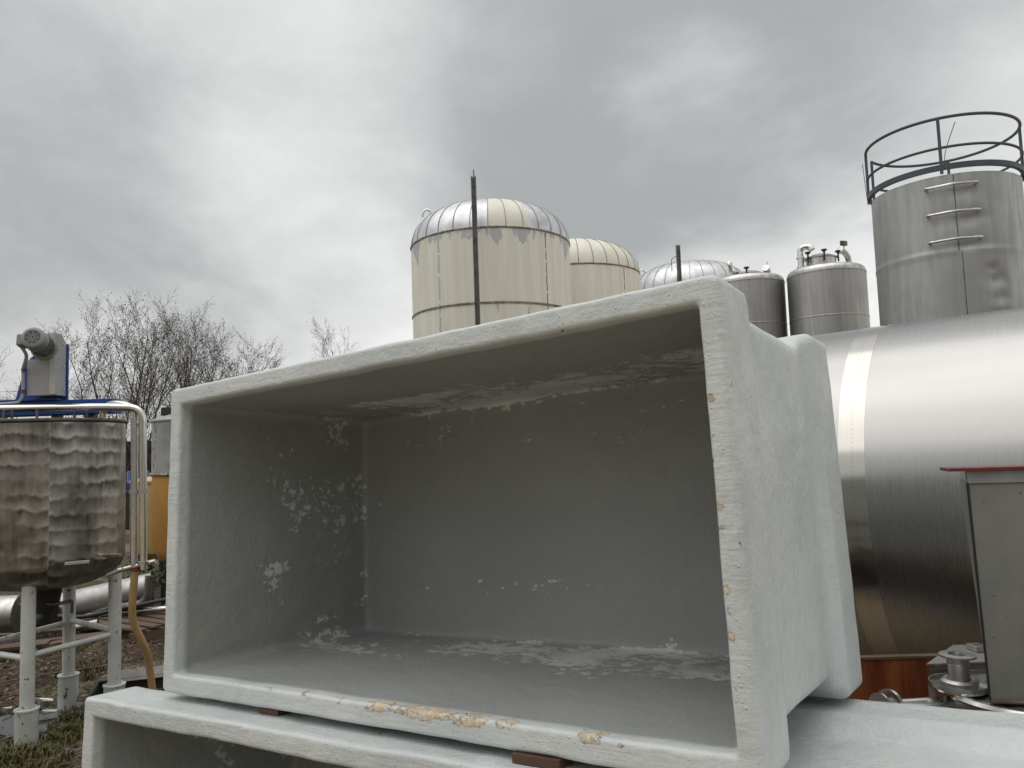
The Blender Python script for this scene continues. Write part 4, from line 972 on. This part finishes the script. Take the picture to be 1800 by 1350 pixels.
mb = MB()
for _ in range(15000):
    x = rnd.uniform(-6., -2.5); y = rnd.uniform(4.4, 10.5)
    if rnd.random() < .3 and mnoise.noise(Vector((x, y, 3))) < 0: continue
    z = ground_h(x, y) + .006; l = rnd.uniform(.007, .026); a = Vector((rnd.gauss(0, 1), rnd.gauss(0, 1), rnd.gauss(0, .35))).normalized(); b2 = Vector((-a.y, a.x, rnd.gauss(0, .5))).normalized(); p = Vector((x, y, z)); w_ = rnd.uniform(.25, .6)
    mb.add([p - a * l, p + b2 * l * w_, p + a * l, p - b2 * l * w_], [(0, 1, 2, 3)])
tag(mb.build('leaf_litter', M['litterleaf']), 'dead leaves and wood chips scattered over the mud', 'leaf litter', None, 'stuff')

def shrub(loc, h, w, n_, label):
    t = thing('weed_shrub', label, 'shrub', loc, 'green weeds among the scrap')
    st = MB(); lf = MB()
    for k in range(9):
        a = rnd.uniform(0, 2 * PI); e_ = Vector((math.cos(a) * w * rnd.uniform(.3, 1), math.sin(a) * w * rnd.uniform(.3, 1), h * rnd.uniform(.6, 1)))
        P = smooth_path([(0, 0, 0), e_ * .5 + Vector((0, 0, h * .15)), e_], 4); st.tube(P, .006, 5)
        for _ in range(n_ // 9):
            p = P[rnd.randrange(2, len(P))] + Vector((rnd.gauss(0, .05), rnd.gauss(0, .05), rnd.gauss(0, .05)))
            d = Vector((rnd.gauss(0, 1), rnd.gauss(0, 1), rnd.gauss(.2, .6))).normalized(); s = d.orthogonal().normalized(); l = rnd.uniform(.03, .06)
            lf.add([p, p + d * l * .5 + s * l * .28, p + d * l, p + d * l * .5 - s * l * .28], [(0, 1, 2, 3)])
    st.build('stems', M['twig'], t); lf.build('foliage', M['leaf'], t)
shrub((-4.33, 9.0, 0), .55, .28, 420, 'leafy green weed rising in front of the ochre tank outlet')
shrub((-4.05, 8.55, 0), .75, .3, 420, 'taller leafy weed at the ochre tank corner by the tub edge')
shrub((-4.6, 8.6, 0), .22, .35, 330, 'low green weed behind the long grey pipe')
shrub((-5.4, 8.4, 0), .18, .3, 240, 'low weed beneath the lying cylinder, far left')

# ------------------------------------------------------------------ bare trees
def tree(loc, H, lean, spread, seed, label, stems=1, dens=1.0):
    r_ = random.Random(seed)
    t = thing('bare_tree', label, 'tree', loc, 'bare winter trees')
    tk = MB(); cr = MB(); lf = MB()
    def grow(p, d, L, r, lvl):
        k = 5 if lvl < 2 else 3; P = [p]; q = p; dd = d.copy()
        for i in range(k):
            dd = (dd + Vector((r_.gauss(0, .10), r_.gauss(0, .10), r_.gauss(.05, .05)))).normalized(); q = q + dd * (L / k); P.append(q)
        (tk if lvl == 0 else cr).tube(P, [r * (1 - .72 * i / k) for i in range(k + 1)], 6 if lvl == 0 else (4 if lvl == 1 else 3), False)
        if lvl >= 3:
            if r_.random() < .5:
                for _ in range(r_.choice((1, 2, 3))):
                    c = P[-1] + Vector((r_.gauss(0, .06), r_.gauss(0, .06), r_.gauss(-.02, .05))); a = Vector((r_.gauss(0, 1), r_.gauss(0, 1), r_.gauss(0, 1))).normalized(); b2 = a.orthogonal().normalized(); l = r_.uniform(.016, .038)
                    lf.add([c - a * l, c + b2 * l * .6, c + a * l, c - b2 * l * .6], [(0, 1, 2, 3)])
            return
        m_ = {0: int(12 * dens), 1: int(8 * dens), 2: 6}[lvl]
        for j in range(m_):
            f = (.28 if lvl == 0 else .2) + (.78 if lvl == 0 else .8) * (j + r_.random()) / m_; f = min(f, .99)
            i = min(int(f * k), k - 1); c = P[i].lerp(P[i + 1], f * k - i)
            az = r_.uniform(0, 2 * PI); ang = math.radians(r_.uniform(22, 48 if lvl == 0 else 62))
            base = (P[i + 1] - P[i]).normalized(); o_ = base.orthogonal().normalized(); o2 = base.cross(o_)
            nd = base * math.cos(ang) + (o_ * math.cos(az) + o2 * math.sin(az)) * math.sin(ang); nd.x += .12 * lean
            nd = (nd + Vector((0, 0, .18))).normalized()
            l2 = L * (.50 * (1.25 - f * .6) if lvl == 0 else .46) * r_.uniform(.7, 1.15) * (spread if lvl == 0 else 1)
            grow(c, nd, l2, max(r * (1 - .7 * f) * .55, .0055), lvl + 1)
    for s in range(stems):
        a = r_.uniform(0, 2 * PI); d = Vector((lean * .3 + .22 * math.cos(a) * (stems > 1), .15 * math.sin(a) * (stems > 1), 1)).normalized()
        grow(Vector((.15 * math.cos(a) * (stems > 1), .15 * math.sin(a) * (stems > 1), -.1)), d, H * r_.uniform(.82, .95), .055 * H / 8, 0)
    tk.build('trunk', M['bark'], t); cr.build('crown', M['twig'], t); lf.build('dead_leaves', M['deadleaf'], t)
def base_at(px, Y): return ((px - 900) / 1352 * Y * 1.0 + .034 * Y * (-.1), Y, 0)
tree((-20.5, 33, 0), 6.6, .0, .75, 1, 'bare tree rising behind the agitator motor', 2, 1.0)
tree((-17.0, 30, 0), 6.3, .0, .66, 2, 'slender bare tree just right of the agitator housing', 2, 1.0)
tree((-16.0, 31, 0), 7.1, .03, .72, 3, 'tall bare tree with upright stems above the end of the blue beam', 3, 1.0)
tree((-14.9, 30, 0), 7.2, .06, .78, 4, 'tallest bare tree with spreading crown, above the two steel pipes', 3, 1.0)
tree((-13.8, 30.5, 0), 7.1, .14, .8, 5, 'bare tree leaning right above the corner of the upper tub', 3, 1.0)
tree((-12.9, 31, 0), 6.3, .22, .85, 6, 'bare tree with reddish dead leaves behind the left end of the tub', 3, 1.0)
tree((-12.5, 32, 0), 5.5, .38, .9, 8, 'lowest rightward leaning bare tree just over the tub top edge', 3, 1.1)
tree((-21.8, 31, 0), 4.2, -.1, .8, 9, 'thin bare tree at the left picture edge')
tree((-8.45, 40, 0), 8.15, .0, .75, 10, 'small separate bare treetop between the tree row and the cream tank', 1, 1.1)
t = thing('overhead_wires', 'thin overhead wires behind the agitator at the left', 'wires', (-20, 27, 0))
mb = MB()
for z in (4.5, 4.22): mb.tube([(-14 + 2. * k, .2 * k, z - .1 + .02 * (k - 8) ** 2 * .1) for k in range(17)], .008, 4)
mb.build('cable_span', M['wire'], t)
for x in (-14, 18.): MB().tube([(x, 0 if x < 0 else 3.2, 0), (x, 0 if x < 0 else 3.2, 4.55)], .1, 8).build('pole', M['post'], t)

# ------------------------------------------------------------------ warehouse across the yard (seen mirrored in the steel)
t = thing('warehouse', 'long grey warehouse across the yard, mirrored in the big steel tank', 'building', (0, -14, 0))
mb = MB(); mb.box((0, -5, 3.9), (70, 10, 7.8)); [mb.box((-34 + .8 * k, .02, 3.9), (.35, .08, 7.6)) for k in range(86)]; mb.build('wall', M['concrete'], t)
MB().box((0, -5, 7.95), (71, 11, .25)).build('roof', M['roofm'], t)
for x in (-14, 3, 17): MB().box((x, .08, 2.2), (4.2, .08, 4.4)).build('door', M['roofm'], t)
